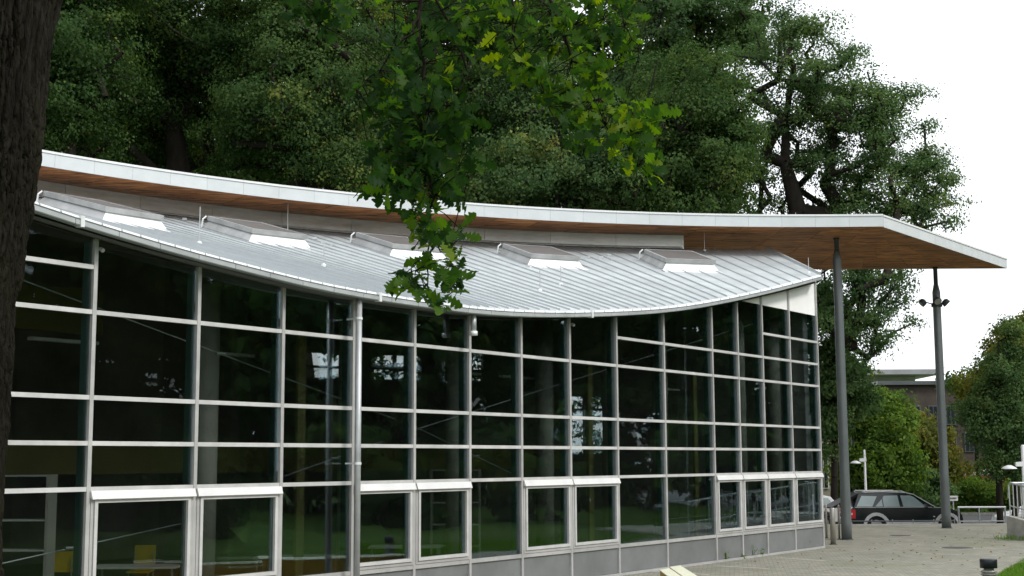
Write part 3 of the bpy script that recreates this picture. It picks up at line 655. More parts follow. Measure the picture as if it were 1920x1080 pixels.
# yellow bench block
yb = thing('yellow_bench', 'yellow bench block with two cream top boards at the bottom edge', 'bench', (2.8, 22.5, 0))
MB().hexa([(2.56, 19.6, .0), (3.0, 19.6, .0), (3.0, 25.1, .0), (2.56, 24.35, .0), (2.56, 19.6, .484), (3.0, 19.6, .484), (3.0, 25.1, .484), (2.56, 24.35, .484)]).build('bench_body', 'yellow_paint', yb)
MB().hexa([(2.552, 19.55, .486), (2.765, 19.55, .486), (2.765, 24.76, .486), (2.552, 24.36, .486), (2.552, 19.55, .502), (2.765, 19.55, .502), (2.765, 24.76, .502), (2.552, 24.36, .502)]).build('top_board', 'cream_board', yb)
MB().hexa([(2.785, 19.55, .486), (3.02, 19.55, .486), (3.02, 25.25, .486), (2.785, 24.84, .486), (2.785, 19.55, .512), (3.02, 19.55, .512), (3.02, 25.25, .512), (2.785, 24.84, .512)]).build('top_board', 'cream_board', yb)
for px, py, rx, ry, lab in ((1688, 1004.5, .34, .34, 'small round drain cover in the paving before the car'), (1795, 1027.5, .42, .42, 'wide drain cover in the paving near the stair wall')):
    P = atz(px, py, .0); t = thing('drain_cover', lab, 'drain cover', P)
    MB().lathe(P, [(rx+.05, .001), (rx+.05, .006), (rx+.01, .007)], 24).build('frame_ring', 'concrete', t)
    MB().lathe(P, [(rx, .002), (rx, .010), (.001, .012)], 24).build('lid', 'drain_iron', t)

# ------------------------------------------------------------------ rails at the plaza edge, stair wall, lamps, sign
gr = thing('guard_rail', 'grey tubular guard rail with three posts beside the tree', 'railing', (16.3, 51.1, .06))
x0 = at(1797, 950, 51.1)[0]; x1 = at(1884, 950, 51.1)[0]; zr = at(1840, 951, 51.1)[2]
for x in (x0, (x0+x1)/2-.1, x1): MB().tube([(x, 51.1, .06), (x, 51.1, zr)], .034, 8).build('post', 'rail_grey', gr)
MB().tube([(x0-.03, 51.1, zr), (x1+.03, 51.1, zr)], .036, 8).build('top_rail', 'galvanised', gr)
MB().tube([(x0, 51.1, .12), (x1, 51.1, .12)], .02, 8).build('bottom_rail', 'rail_grey', gr)
lr = thing('edge_rail', 'low dark rail along the plaza edge below the black car', 'railing', (13, 51.1, .06))
xa = at(1596, 985, 51.1)[0]; xb = at(1790, 985, 51.1)[0]
MB().tube([(xa, 51.1, .14), (xb, 51.1, .14)], .024, 8).build('rail', 'column_dark', lr)
for k in range(6):
    x = xa+(xb-xa)*k/5; MB().tube([(x, 51.1, .06), (x, 51.1, .20)], .02, 6).build('post', 'rail_grey', lr)
# stair cheek wall with steel handrail
sw = thing('stair_wall', 'concrete stair wall with galvanised handrail at the right edge', 'stairs', (15.5, 40, 0))
P0 = np.array([14.92, 42.0]); D = np.array([.36, -.93]); Q = np.array([.93, .36])
def sq(u, v, z): p = P0+D*u+Q*v; return (p[0], p[1], z)
MB().hexa([sq(0, 0, 0), sq(4.5, 0, 0), sq(4.5, .24, 0), sq(0, .24, 0), sq(0, 0, .68), sq(4.5, 0, .02), sq(4.5, .24, .02), sq(0, .24, .68)]).build('cheek_wall', 'concrete', sw)
for k in range(5): MB().hexa([sq(k*.3, .25, 0), sq(3.6, .25, 0), sq(3.6, 2.4, 0), sq(k*.3, 2.4, 0), sq(k*.3, .25, .0+.13*(1)), sq(3.6, .25, .13), sq(3.6, 2.4, .13), sq(k*.3, 2.4, .13)][:0] or [sq(.0, .25, .13*k), sq(3.6-.6*k, .25, .13*k), sq(3.6-.6*k, 2.4, .13*k), sq(0, 2.4, .13*k), sq(0, .25, .13*(k+1)), sq(3.6-.6*k, .25, .13*(k+1)), sq(3.6-.6*k, 2.4, .13*(k+1)), sq(0, 2.4, .13*(k+1))]).build('step', 'concrete', sw)
rs = .147
for k in range(22):
    u = .06+k*.17; zt = 1.66-rs*u*1.0; MB().tube([sq(u, .10, .2), sq(u, .10, zt)], .018, 6).build('baluster', 'galvanised', sw)
MB().tube([sq(.02, .10, 1.2), sq(.05, .10, 1.60), sq(.14, .10, 1.665), sq(4.3, .10, 1.66-rs*4.3)], .028, 8).build('handrail', 'galvanised', sw)
MB().tube([sq(.05, .10, .98), sq(4.3, .10, .98-rs*4.3)], .022, 8).build('mid_rail', 'galvanised', sw)
MB().tube([sq(.12, .10, 1.665), sq(.12, 2.4, 1.665)], .028, 8).build('landing_rail', 'galvanised', sw)
for v in (.55, 1.0, 1.45, 1.9, 2.35): MB().tube([sq(.12, v, .65), sq(.12, v, 1.66)], .016, 6).build('baluster', 'galvanised', sw)
def street_lamp(px, pyt, Y, z0, hx, lab, r=.055):
    T_ = at(px, pyt, Y); t = thing('street_lamp', lab, 'street lamp', (T_[0], Y, z0), 'white street lamps')
    MB().lathe((T_[0], Y, 0), [(r*1.5, z0), (r*1.4, z0+.5), (r, z0+.55), (r*.85, T_[2]-.04), (r*.5, T_[2]), (.001, T_[2]+.002)], 14).build('pole', 'lamp_white', t, True)
    za = T_[2]-(.45 if hx > -.45 else .62)
    MB().hexa([(T_[0]+hx*.55, Y-.06, za-.07), (T_[0]+.06, Y-.06, za-.07), (T_[0]+.06, Y+.06, za-.07), (T_[0]+hx*.55, Y+.06, za-.07), (T_[0]+hx*.55, Y-.05, za+.06), (T_[0]+.06, Y-.05, za+.10), (T_[0]+.06, Y+.05, za+.10), (T_[0]+hx*.55, Y+.05, za+.06)]).build('arm', 'lamp_white', t)
    hd = MB(); c = (T_[0]+hx*.98, Y, za-.02)
    hd.lathe((c[0], c[1], c[2]-.16), [(.25, .03), (.24, .05), (.16, .105), (.06, .15), (.001, .152)], 18); hd.build('lamp_head', 'lamp_white', t, True)
    MB().lathe((c[0], c[1], c[2]-.145), [(.20, 0), (.20, .013)], 18).build('diffuser', 'lamp_louvre', t)
street_lamp(1620.5, 843, 60.5, -.63, -.42, 'white street lamp rising behind the black car')
street_lamp(1917.5, 834, 44.5, 0, -.48, 'white street lamp at the far right edge above the stairs', .075)
bp_ = at(1597, 770, 66); t = thing('blue_pole', 'thin blue-grey pole half hidden behind the near canopy column', 'pole', (bp_[0], 66, -.66))
MB().lathe((bp_[0], 66, 0), [(.10, -.66), (.09, 2), (.075, bp_[2])], 12).build('pole', 'column_paint', t, True)
MB().tube([(bp_[0], 66, bp_[2]-.05), (bp_[0]+.35, 66, bp_[2]+.12)], .04, 8).build('arm', 'column_paint', t)
sp = at(1787, 934, 58.5); t = thing('car_park_sign', 'small white sign on a thin post before the shrubs', 'sign', (sp[0], 58.5, -.63))
MB().tube([(sp[0], 58.5, -.63), (sp[0], 58.5, sp[2]-.10)], .028, 8).build('post', 'galvanised', t)
bd = MB().box(sp[0]-.19, sp[0]+.19, 58.46, 58.48, sp[2]-.11, sp[2]+.10).build('sign_board', 'sign_white', t)
for k in range(5): MB().box(sp[0]-.13+k*.055, sp[0]-.13+k*.055+.036, 58.452, 58.457, sp[2]-.035, sp[2]+.03).build('letter_mark', 'sign_ink', bd)

# ------------------------------------------------------------------ cars
def inset(poly, d):
    n = len(poly); out_ = []
    for i in range(n):
        a, b, c = np.array(poly[i-1]), np.array(poly[i]), np.array(poly[(i+1) % n])
        e1 = b-a; e2 = c-b; e1 /= np.linalg.norm(e1)+1e-9; e2 /= np.linalg.norm(e2)+1e-9
        nn = np.array([-e1[1]-e2[1], e1[0]+e2[0]]); l = np.linalg.norm(nn); nn = nn/l if l > 1e-6 else np.array([-e1[1], e1[0]])
        out_.append(b+nn*d)
    return out_
def arc(cx, cz, r, a0, a1, n=9): return [(cx+r*math.cos(R(a0+(a1-a0)*i/n)), cz+r*math.sin(R(a0+(a1-a0)*i/n))) for i in range(n+1)]
def car(name, label, loc, face, body, green, wins, wheels, paint, hw=.91, tumble=.17, belt=1.06, cladding=None, extra=None):
    """profile x: rear 0 -> front, z from the ground; the side facing -Y is the near one"""
    t = thing(name, label, 'car', loc)
    def W(x, y, z): return (loc[0]+face*x, loc[1]+y, loc[2]+z)
    def half(z, w0): return w0-tumble*max(0, z-belt)/.6
    def loft(poly, rings, w0, nm, m):
        mb = MB(); n = len(poly); rr = []
        for yf, ins_ in rings:
            P = inset(poly, ins_); b0 = len(mb.V)
            mb.V += [W(x, yf*half(z, w0), z) for x, z in P]; rr.append(b0)
        for a, b in zip(rr[:-1], rr[1:]):
            for i in range(n):
                j = (i+1) % n; mb.F.append((a+i, a+j, b+j, b+i))
        mb.F.append(tuple(range(rr[0], rr[0]+n))[::-1]); mb.F.append(tuple(range(rr[-1], rr[-1]+n)))
        return mb.build(nm, m, t)
    loft(body, [(-1, .03), (-.985, .008), (-.95, 0), (.95, 0), (.985, .008), (1, .03)], hw, 'body', paint)
    loft(green, [(-1, .03), (-.97, .005), (-.93, 0), (.93, 0), (.97, .005), (1, .03)], hw-.03, 'cabin', paint)
    for P, nm in wins:
        for sy in (-1, 1):
            y0 = lambda z: sy*(half(z, hw-.03)+.006)
            V = [W(x, y0(z), z) for x, z in P]+[W(x, y0(z)-sy*.02, z) for x, z in P]; n = len(P)
            obj(nm, V, [tuple(range(n)), tuple(range(n, 2*n))[::-1]]+[(i, (i+1) % n, n+(i+1) % n, n+i) for i in range(n)], 'car_glass', t)
    for (wx, wr) in wheels:
        for sy in (-1, 1):
            yo, yi = sy*(hw-.03), sy*(hw-.24)
            mb = MB().tube([W(wx, yi, wr), W(wx, yi+sy*.02, wr), W(wx, yo-sy*.02, wr), W(wx, yo, wr)], [wr*.93, wr, wr, wr*.93], 24)
            wh = mb.build('wheel', 'tyre', t)
            mb = MB().tube([W(wx, yo+sy*.004, wr), W(wx, yo+sy*.012, wr)], wr*.63, 20); mb.build('rim', 'rim_metal', wh)
            # wheel arch lining
            MB().tube([W(wx, sy*(hw-.33), wr), W(wx, sy*(hw-.30), wr)], wr*1.2, 20).build('arch_liner', 'tyre', t)
            if cladding:
                o_, i_ = arc(wx, wr-.02, wr*1.50, 0, 180, 12), arc(wx, wr-.02, wr*1.13, 0, 180, 12)
                V = []; Fc = []
                for k in range(13):
                    for (x, z) in (o_[k], i_[k]): V += [W(x, sy*(hw+.022), z), W(x, sy*(hw-.12), z)]
                for k in range(12):
                    b0 = 4*k; Fc += [(b0, b0+2, b0+6, b0+4), (b0, b0+4, b0+5, b0+1), (b0+2, b0+3, b0+7, b0+6)]
                Fc += [(0, 1, 3, 2), (48, 50, 51, 49)]
                obj('arch_trim', V, Fc, cladding, t)
    if extra: extra(t, W, half, hw)
    return t
# black estate car, side on, tailgate raised
wr = .36
def arch_body(L_, rear, front, pts_top, rw, fwx, r=.43, sill=.30):
    P = [(0.02, .42)]
    P += [(rw-r, sill+.04)] if False else []
    bot = [(.06, .36), (rw-r-.02, sill+.03)]+arc(rw, wr, r, 180-6, 6)+[(rw+r+.05, sill), (fwx-r-.05, sill)]+arc(fwx, wr, r, 180-6, 6)+[(L_-.04, .34)]
    return bot+pts_top
body = arch_body(4.57, 0, 0, [(4.57, .55), (4.55, .74), (4.44, .89), (4.08, 1.02), (3.62, 1.075), (3.3, 1.085), (.14, 1.09), (.03, 1.02), (0, .75)], 1.04, 3.92)
green = [(.12, 1.05), (3.52, 1.03), (3.05, 1.33), (2.66, 1.58), (2.3, 1.665), (1.4, 1.69), (.6, 1.68), (.36, 1.64)]
wins = [([(.26, 1.12), (.90, 1.12), (1.12, 1.53), (.50, 1.55)], 'rear_window'), ([(1.02, 1.12), (1.33, 1.12), (1.31, 1.42)], 'quarter_light'), ([(1.37, 1.11), (2.02, 1.11), (1.96, 1.56), (1.40, 1.55), (1.35, 1.46)], 'door_window'), ([(2.16, 1.11), (3.10, 1.09), (2.62, 1.50), (2.50, 1.555), (2.08, 1.56)], 'door_window')]
def suv_extra(t, W, half, hw):
    for sy in (-1, 1):
        y = sy*(hw+.008)
        sgn = (lambda a, b: (min(a, b), max(a, b)))
        def bx(nm, x0, x1, ya, yb, z0, z1, m, pr=t):
            A = W(x0, ya, z0); B = W(x1, yb, z1)
            return MB().box(*sgn(A[0], B[0]), *sgn(A[1], B[1]), A[2], B[2]).build(nm, m, pr)
        bx('sill_trim', 1.56, 3.38, sy*(hw-.02), sy*(hw+.028), .41, .50, 'car_silver_trim')
        MB().tube([W(3.48, sy*(half(1.06, hw-.03)+.004), 1.075), W(3.03, sy*(half(1.35, hw-.03)+.0), 1.35), W(2.64, sy*(half(1.59, hw-.03)-.01), 1.59), W(2.3, sy*(half(1.67, hw-.03)-.015), 1.675), W(1.4, sy*(half(1.69, hw-.03)-.015), 1.70), W(.6, sy*(half(1.68, hw-.03)-.015), 1.69)], .016, 6).build('roofline_glint', 'car_silver_trim', t)  # pale tube stands in for light reflected along the roofline
        bx('belt_trim', .2, 3.3, sy*(hw-.03), sy*(hw+.006), 1.075, 1.095, 'car_silver_trim')
        bx('door_handle', 1.24, 1.44, sy*(hw-.01), sy*(hw+.03), .93, .965, 'car_black')
        bx('door_handle', 2.22, 2.42, sy*(hw-.01), sy*(hw+.03), .92, .955, 'car_black')
        bx('tail_light', -.02, .19, sy*(hw-.2), sy*(hw+.008), .64, 1.0, 'red_lens')
        bx('reverse_lens', -.03, .07, sy*(hw-.18), sy*(hw+.013), .79, .87, 'clear_lens')
        bx('side_lamp', 3.34, 3.42, sy*(hw-.01), sy*(hw+.012), .69, .73, 'clear_lens')
        for xx in (1.34, 2.12): bx('door_gap', xx, xx+.008, sy*(hw-.02), sy*(hw+.002), .45, 1.07, 'tyre')
        MB().tube([W(.55, sy*.66, 1.69), W(.62, sy*.66, 1.735), W(2.15, sy*.66, 1.73), W(2.3, sy*.66, 1.67)], .02, 6).build('roof_rail', 'car_silver_trim', t)
        mr = MB().hexa([W(3.0, sy*(hw-.02), 1.07), W(3.12, sy*(hw-.02), 1.07), W(3.10, sy*(hw+.19), 1.08), W(2.98, sy*(hw+.19), 1.08), W(2.99, sy*(hw-.02), 1.2), W(3.08, sy*(hw-.02), 1.2), W(3.06, sy*(hw+.18), 1.22), W(2.97, sy*(hw+.18), 1.22)]); mr.build('mirror', 'car_black', t)
        bx('headlight', 4.28, 4.50, sy*(hw-.28), sy*(hw-.03), .66, .80, 'clear_lens')
    # raised tailgate
    A = [(.40, 1.66), (-.75, 1.08), (-.73, 1.03), (-.35, 1.10), (.36, 1.56)]
    V = [W(x, -.72, z) for x, z in A]+[W(x, .72, z) for x, z in A]
    obj('tailgate', V, [tuple(range(5)), tuple(range(5, 10))[::-1]]+[(i, (i+1) % 5, 5+(i+1) % 5, 5+i) for i in range(5)], 'trim_black', t)
    MB().hexa([W(-.02, -.88, .36), W(.18, -.90, .36), W(.18, .90, .36), W(-.02, .88, .36), W(-.03, -.88, .58), W(.16, -.90, .58), W(.16, .90, .58), W(-.03, .88, .58)]).build('bumper', 'car_silver_trim', t)
    MB().hexa([W(4.42, -.82, .38), W(4.60, -.62, .38), W(4.60, .62, .38), W(4.42, .82, .38), W(4.42, -.82, .56), W(4.60, -.62, .56), W(4.60, .62, .56), W(4.42, .82, .56)]).build('bumper', 'car_silver_trim', t)
xr = at(1595, 960, 56.4)[0]
car('estate_car', 'black estate car with grey wheel arch trim and raised tailgate', (xr, 57.3, -.63), 1, body, green, wins, [(1.04, wr), (3.92, wr)], 'car_black', cladding='car_silver_trim', extra=suv_extra)
def hatch_extra(paint):
    def f(t, W, half, hw):
        for sy in (-1, 1):
            def bx(nm, x0, x1, ya, yb, z0, z1, m):
                A = W(x0, ya, z0); B = W(x1, yb, z1); MB().box(min(A[0], B[0]), max(A[0], B[0]), min(A[1], B[1]), max(A[1], B[1]), A[2], B[2]).build(nm, m, t)
            bx('tail_light', -.01, .12, sy*(hw-.2), sy*(hw+.002), .75, .98, 'red_lens')
            bx('headlight', 3.78, 4.0, sy*(hw-.34), sy*(hw-.06), .62, .78, 'clear_lens')
            bx('door_handle', 1.3, 1.45, sy*(hw-.01), sy*(hw+.02), .88, .91, paint)
            bx('mirror', 2.72, 2.84, sy*(hw-.02), sy*(hw+.17), .98, 1.1, paint)
        bx2 = W(4.06, -.25, .42); MB().box(min(bx2[0], bx2[0]+.02), bx2[0]+.03, bx2[1], bx2[1]+.5, bx2[2], bx2[2]+.11).build('number_plate', 'sign_white', t)
        bx3 = W(-.04, -.25, .72); MB().box(bx3[0]-.01, bx3[0]+.02, bx3[1], bx3[1]+.5, bx3[2], bx3[2]+.11).build('number_plate', 'sign_white', t)
    return f
hb = arch_body(4.05, 0, 0, [(4.05, .52), (4.0, .70), (3.75, .84), (3.2, .96), (3.0, .98), (.12, 1.0), (.02, .92), (0, .7)], .78, 3.28)
hg = [(.08, .96), (3.15, .95), (2.65, 1.22), (2.2, 1.44), (1.7, 1.5), (.8, 1.49), (.45, 1.42)]
hw_ = [([(.3, 1.02), (1.2, 1.02), (1.2, 1.38), (.58, 1.36)], 'door_window'), ([(1.28, 1.02), (2.75, 1.0), (2.2, 1.33), (2.05, 1.38), (1.28, 1.39)], 'door_window')]
xw = at(1581, 960, 60)[0]
car('parked_hatchback', 'white car half hidden behind the glazed hall corner', (xw, 61.0, -.63), -1, hb, hg, hw_, [(.78, .3), (3.28, .3)], 'car_white', hw=.86, belt=.98, extra=hatch_extra('car_white'))
xw = at(1884, 960, 54.6)[0]
car('parked_hatchback', 'white car seen through the stair railing at the right edge', (xw+4.05, 55.4, -.63), -1, hb, hg, hw_, [(.78, .3), (3.28, .3)], 'car_white', hw=.86, belt=.98, extra=hatch_extra('car_white'))

# ------------------------------------------------------------------ far buildings
def facade_windows(root, x0, x1, y, z0, z1, nx_, nz_, fw_, m='window_dark', frame='render_white'):
    for i in range(nx_):
        for k in range(nz_):
            cx = x0+(x1-x0)*(i+.5)/nx_; cz = z0+(z1-z0)*(k+.5)/nz_; ww = (x1-x0)/nx_*fw_/2; hh = (z1-z0)/nz_*.36
            o = MB().box(cx-ww, cx+ww, y-.03, y+.05, cz-hh, cz+hh).build('window', frame, root)
            MB().box(cx-ww+.07, cx-.03, y-.05, y-.028, cz-hh+.07, cz+hh-.07).build('pane', m, o); MB().box(cx+.03, cx+ww-.07, y-.05, y-.028, cz-hh+.07, cz+hh-.07).build('pane', m, o)
g0 = -.66
A = at(1652, 722, 92); B = at(1875, 722, 92)
b1 = thing('brick_building', 'dark brown flat-roofed building behind the shrubs with red balcony frame', 'building', ((A[0]+B[0])/2, 92, g0))
MB().box(A[0], B[0], 92, 104, g0, A[2]).build('wall', 'brick_brown', b1)
MB().box(A[0]-.3, B[0]+.3, 91.7, 104.3, A[2]+.002, A[2]+.25).build('roof_edge', 'column_paint', b1)
facade_windows(b1, A[0]+.5, B[0]-.5, 91.95, 2.6, 6.2, 6, 2, .55, 'window_dark', 'column_paint')
lw = at(1785, 872, 91.6); rw_ = at(1880, 872, 91.6)
MB().box(lw[0], rw_[0], 91.4, 91.98, g0, at(1800, 880, 91.4)[2]).build('ground_floor_wall', 'render_white', b1)
rf = MB(); zt = at(1800, 895, 91)[2]; zm = at(1800, 906, 91)[2]
MB().box(lw[0]+.1, rw_[0], 91.15, 91.3, zt-.12, zt+.12).build('red_beam', 'red_frame', b1)
MB().box(lw[0]+.1, rw_[0], 91.2, 91.28, zm-.06, zm+.06).build('dark_beam', 'brick_brown', b1)
for k in range(5):
    x = lw[0]+.12+(rw_[0]-lw[0]-.3)*k/4; MB().box(x, x+.28, 91.1, 91.14, g0, zt+.45 if k == 0 else zt+.12).build('red_post', 'red_frame' if k % 2 == 0 else 'brick_brown', b1)
A = at(1634, 700, 112); B = at(1752, 712, 112)
b2 = thing('white_building', 'white upper storey with thin overhanging flat roof far behind the trees', 'building', ((A[0]+B[0])/2, 112, g0))
zt = at(1690, 703, 112)[2]
MB().box(A[0]-8, at(1716, 712, 112)[0], 112, 124, g0, zt-.1).build('wall', 'render_white', b2)
MB().box(A[0]-9, B[0]-.1, 109.5, 125, zt-.1+.002, zt+.3).build('roof', 'roof_grey', b2)
facade_windows(b2, A[0]-6, at(1714, 712, 112)[0]-.2, 111.95, zt-1.6, zt-.4, 6, 1, .8, 'window_dark', 'roof_grey')
A = at(1480, 815, 82); B = at(1602, 815, 82)
b3 = thing('tan_building', 'plain tan wall seen between the hall corner and the near column', 'building', ((A[0]+B[0])/2, 82, g0))
MB().box(A[0], B[0], 82, 92, g0, A[2]).build('wall', 'render_tan', b3); MB().box(A[0]-.2, B[0]+.2, 81.8, 92.2, A[2]+.002, A[2]+.2).build('roof_edge', 'roof_grey', b3)
facade_windows(b3, A[0]+.2, at(1560, 815, 82)[0], 81.95, .3, 3.0, 2, 1, .5)

# ------------------------------------------------------------------ trees
def leaf_mesh(name, C_, n_, u_, ln, wd, tint, matname):
    n = len(C_); n_ = n_/np.linalg.norm(n_, axis=1, keepdims=True); u_ = u_-n_*(u_*n_).sum(1, keepdims=True); u_ /= np.linalg.norm(u_, axis=1, keepdims=True)+1e-9
    v_ = np.cross(n_, u_); ln = ln[:, None]; wd = wd[:, None]
    V = np.empty((n, 4, 3)); V[:, 0] = C_-u_*ln*.5; V[:, 1] = C_+v_*wd*.5+n_*wd*.18; V[:, 2] = C_+u_*ln*.5-n_*ln*.1; V[:, 3] = C_-v_*wd*.5+n_*wd*.18
    me = bpy.data.meshes.new(name); me.vertices.add(4*n); me.vertices.foreach_set('co', V.ravel().astype(np.float32))
    me.loops.add(4*n); me.loops.foreach_set('vertex_index', np.arange(4*n, dtype=np.int32))
    me.polygons.add(n); me.polygons.foreach_set('loop_start', np.arange(0, 4*n, 4, dtype=np.int32)); me.polygons.foreach_set('loop_total', np.full(n, 4, dtype=np.int32))
    at_ = me.attributes.new('tint', 'FLOAT', 'POINT'); at_.data.foreach_set('value', np.repeat(tint, 4).astype(np.float32))
    me.materials.append(MAT[matname]); me.update(calc_edges=True)
    return me
def tube_mesh(name, A, B, ra, rb, matname, k=6):
    n = len(A); t = B-A; l = np.linalg.norm(t, axis=1, keepdims=True)+1e-9; t = t/l
    a = np.where(np.abs(t[:, :1]) < .8, np.array([[1., 0, 0]]), np.array([[0, 1., 0]])); u = a-t*(a*t).sum(1, keepdims=True); u /= np.linalg.norm(u, axis=1, keepdims=True); v = np.cross(t, u)
    th = np.arange(k)*2*np.pi/k; c, s = np.cos(th), np.sin(th)
    ring = u[:, None, :]*c[None, :, None]+v[:, None, :]*s[None, :, None]
    V = np.concatenate([A[:, None, :]+ring*ra[:, None, None], B[:, None, :]+ring*rb[:, None, None]], 1).reshape(-1, 3)
    i = np.arange(k); j = (i+1) % k
    q = np.stack([i, j, j+k, i+k], 1)[None]+(np.arange(n)*2*k)[:, None, None]
    q = q.reshape(-1, 4).astype(np.int32); m = len(q)
    me = bpy.data.meshes.new(name); me.vertices.add(len(V)); me.vertices.foreach_set('co', V.ravel().astype(np.float32))
    me.loops.add(4*m); me.loops.foreach_set('vertex_index', q.ravel()); me.polygons.add(m); me.polygons.foreach_set('loop_start', np.arange(0, 4*m, 4, dtype=np.int32)); me.polygons.foreach_set('loop_total', np.full(m, 4, dtype=np.int32))
    me.polygons.foreach_set('use_smooth', np.ones(m, dtype=bool))
    me.materials.append(MAT[matname]); me.update(calc_edges=True); return me
def skeleton(base, top, clus, r0, rng, wob=.25):
    nodes_ = []; par = []
    nseg = 9; base, top = np.array(base, float), np.array(top, float)
    for i in range(nseg+1):
        f = i/nseg; p = base+(top-base)*f+np.array([rng.normal(0, wob), rng.normal(0, wob), 0])*(1 if 0 < i else 0)*min(1, f*3); nodes_.append(p); par.append(i-1)
    NT = nseg+1
    ax = base+(top-base)*.35
    order = np.argsort([np.linalg.norm((c-ax)*[1, 1, .6]) for c in clus]); tips = []
    for ci in order:
        c = clus[ci]; Nn = np.array(nodes_); d = Nn-c; dist = np.linalg.norm(d, axis=1)
        cost = dist+np.maximum(0, d[:, 2])*1.4-(np.arange(len(Nn)) < 2)*(-6)
        b = int(cost.argmin()); p0 = Nn[b]; L_ = dist[b]; k = max(1, int(L_/1.1))
        last = b
        for q in range(1, k+1):
            f = q/k; p = p0+(c-p0)*f; bow = math.sin(math.pi*f)*L_*.12
            p = p+np.array([rng.normal(0, .06*L_/k), rng.normal(0, .06*L_/k), -bow*.5+rng.normal(0, .05)]); nodes_.append(p); par.append(last); last = len(nodes_)-1
        tips.append(last)
    cnt = np.zeros(len(nodes_)); 
    for t in tips: cnt[t] += 1
    for i in range(len(nodes_)-1, 0, -1):
        if par[i] >= 0: cnt[par[i]] += cnt[i]
    rad = r0*np.maximum(cnt/max(1, cnt[0]), .0004)**.46
    for i in range(NT): rad[i] = max(rad[i], r0*(1-.82*i/NT)*.5)
    rad[0] = r0*1.25
    P = np.array(nodes_); idx = [i for i in range(len(nodes_)) if par[i] >= 0]
    A = P[[par[i] for i in idx]]; B = P[idx]; ra = np.minimum(rad[[par[i] for i in idx]], rad[idx]*1.5); rb = rad[idx]
    return A, B, ra, rb
def foliage(clus, rng, cr, flat, tips, lpt, ls, center, upb=.7, droop=.3, tvar=.16):
    nC = len(clus); rr = rng.uniform(cr[0], cr[1], nC)
    T = rng.normal(0, 1, (nC, tips, 3)); T /= np.linalg.norm(T, axis=2, keepdims=True); T *= (rng.uniform(0, 1, (nC, tips, 1))**.45)
    T = T*np.array([1, 1, flat])*rr[:, None, None]+np.array(clus)[:, None, :]
    ct = np.clip(rng.normal(.42, tvar, (nC, 1)), 0, 1)+rng.normal(0, .08, (nC, tips))
    P = T[:, :, None, :]+rng.normal(0, .17, (nC, tips, lpt, 3))*np.array([1, 1, .7])
    tint = (ct[:, :, None]+rng.normal(0, .13, (nC, tips, lpt))).ravel()
    P = P.reshape(-1, 3); n = len(P)
    outw = P-np.array(center); outw /= np.linalg.norm(outw, axis=1, keepdims=True)+1e-6
    rel = (T-np.array(clus)[:, None, :])/rr[:, None, None]
    tn = rel*1.5+np.array([0, 0, upb*.55])+rng.normal(0, .30, T.shape)
    nn = np.repeat(tn.reshape(-1, 3), lpt, axis=0)+outw*.45+rng.normal(0, .42, (n, 3))
    uu = rng.normal(0, 1, (n, 3))+outw*.5+np.array([0, 0, -droop])
    ln = rng.uniform(.7, 1.3, n)*ls; return P, nn, uu, ln, ln*rng.uniform(.5, .75, n), np.clip(tint, 0, 1)
def sample_blobs(blobs, ncl, rng):
    wt = np.array([b[2] if len(b) > 2 else b[1][0]*b[1][1]*b[1][2] for b in blobs], float); wt /= wt.sum(); out_ = []
    for b, w_ in zip(blobs, wt):
        k = max(2, int(ncl*w_)); d = rng.normal(0, 1, (k, 3)); d /= np.linalg.norm(d, axis=1, keepdims=True); d *= rng.uniform(0, 1, (k, 1))**.42
        out_.append(np.array(b[0])+d*np.array(b[1]))
    return np.concatenate(out_)
def tree(name, label, base, blobs, ncl, matname, seed, r0=.35, cr=(.7, 1.25), flat=.62, tips=20, lpt=10, ls=.19, top=None, cat='tree', group=None, trunkmat='far_bark', droop=.3, tvar=.16):
    rng = np.random.default_rng(seed); cl = sample_blobs(blobs, ncl, rng)
    cen = np.mean([b[0] for b in blobs], 0)
    if top is None: top = (cen[0], cen[1], max(b[0][2]+b[1][2]*.6 for b in blobs))
    t = thing(name, label, cat, base, group)
    off = np.array(t.location)
    A, B, ra, rb = skeleton(base, top, cl, r0, rng, min(.25, r0*.45))
    o = bpy.data.objects.new('trunk', tube_mesh('trunk', A-off, B-off, ra, rb, trunkmat)); col.objects.link(o); o.parent = t
    P, nn, uu, ln, wd, ti = foliage(cl, rng, cr, flat, tips, lpt, ls, cen, droop=droop, tvar=tvar)
    o = bpy.data.objects.new('crown', leaf_mesh('crown', P-off, nn, uu, ln, wd, ti, matname)); col.objects.link(o); o.parent = t
    return t
def copy_tree(src, loc, rz, sc, label):
    c = src.copy(); col.objects.link(c); c.location = loc; c.rotation_euler.z = rz; c.scale = (sc, sc, sc); c['label'] = label
    for ch in src.children:
        d = ch.copy(); col.objects.link(d); d.parent = c
    return c
def pb(px, py, Y, rx, ry, depth, wt=None):   # ellipsoid described by its size in the picture at distance Y
    c = at(px, py, Y); k = Y/FPX; b = (tuple(c), (rx*k, depth, ry*k)); return b+((wt,) if wt else ())
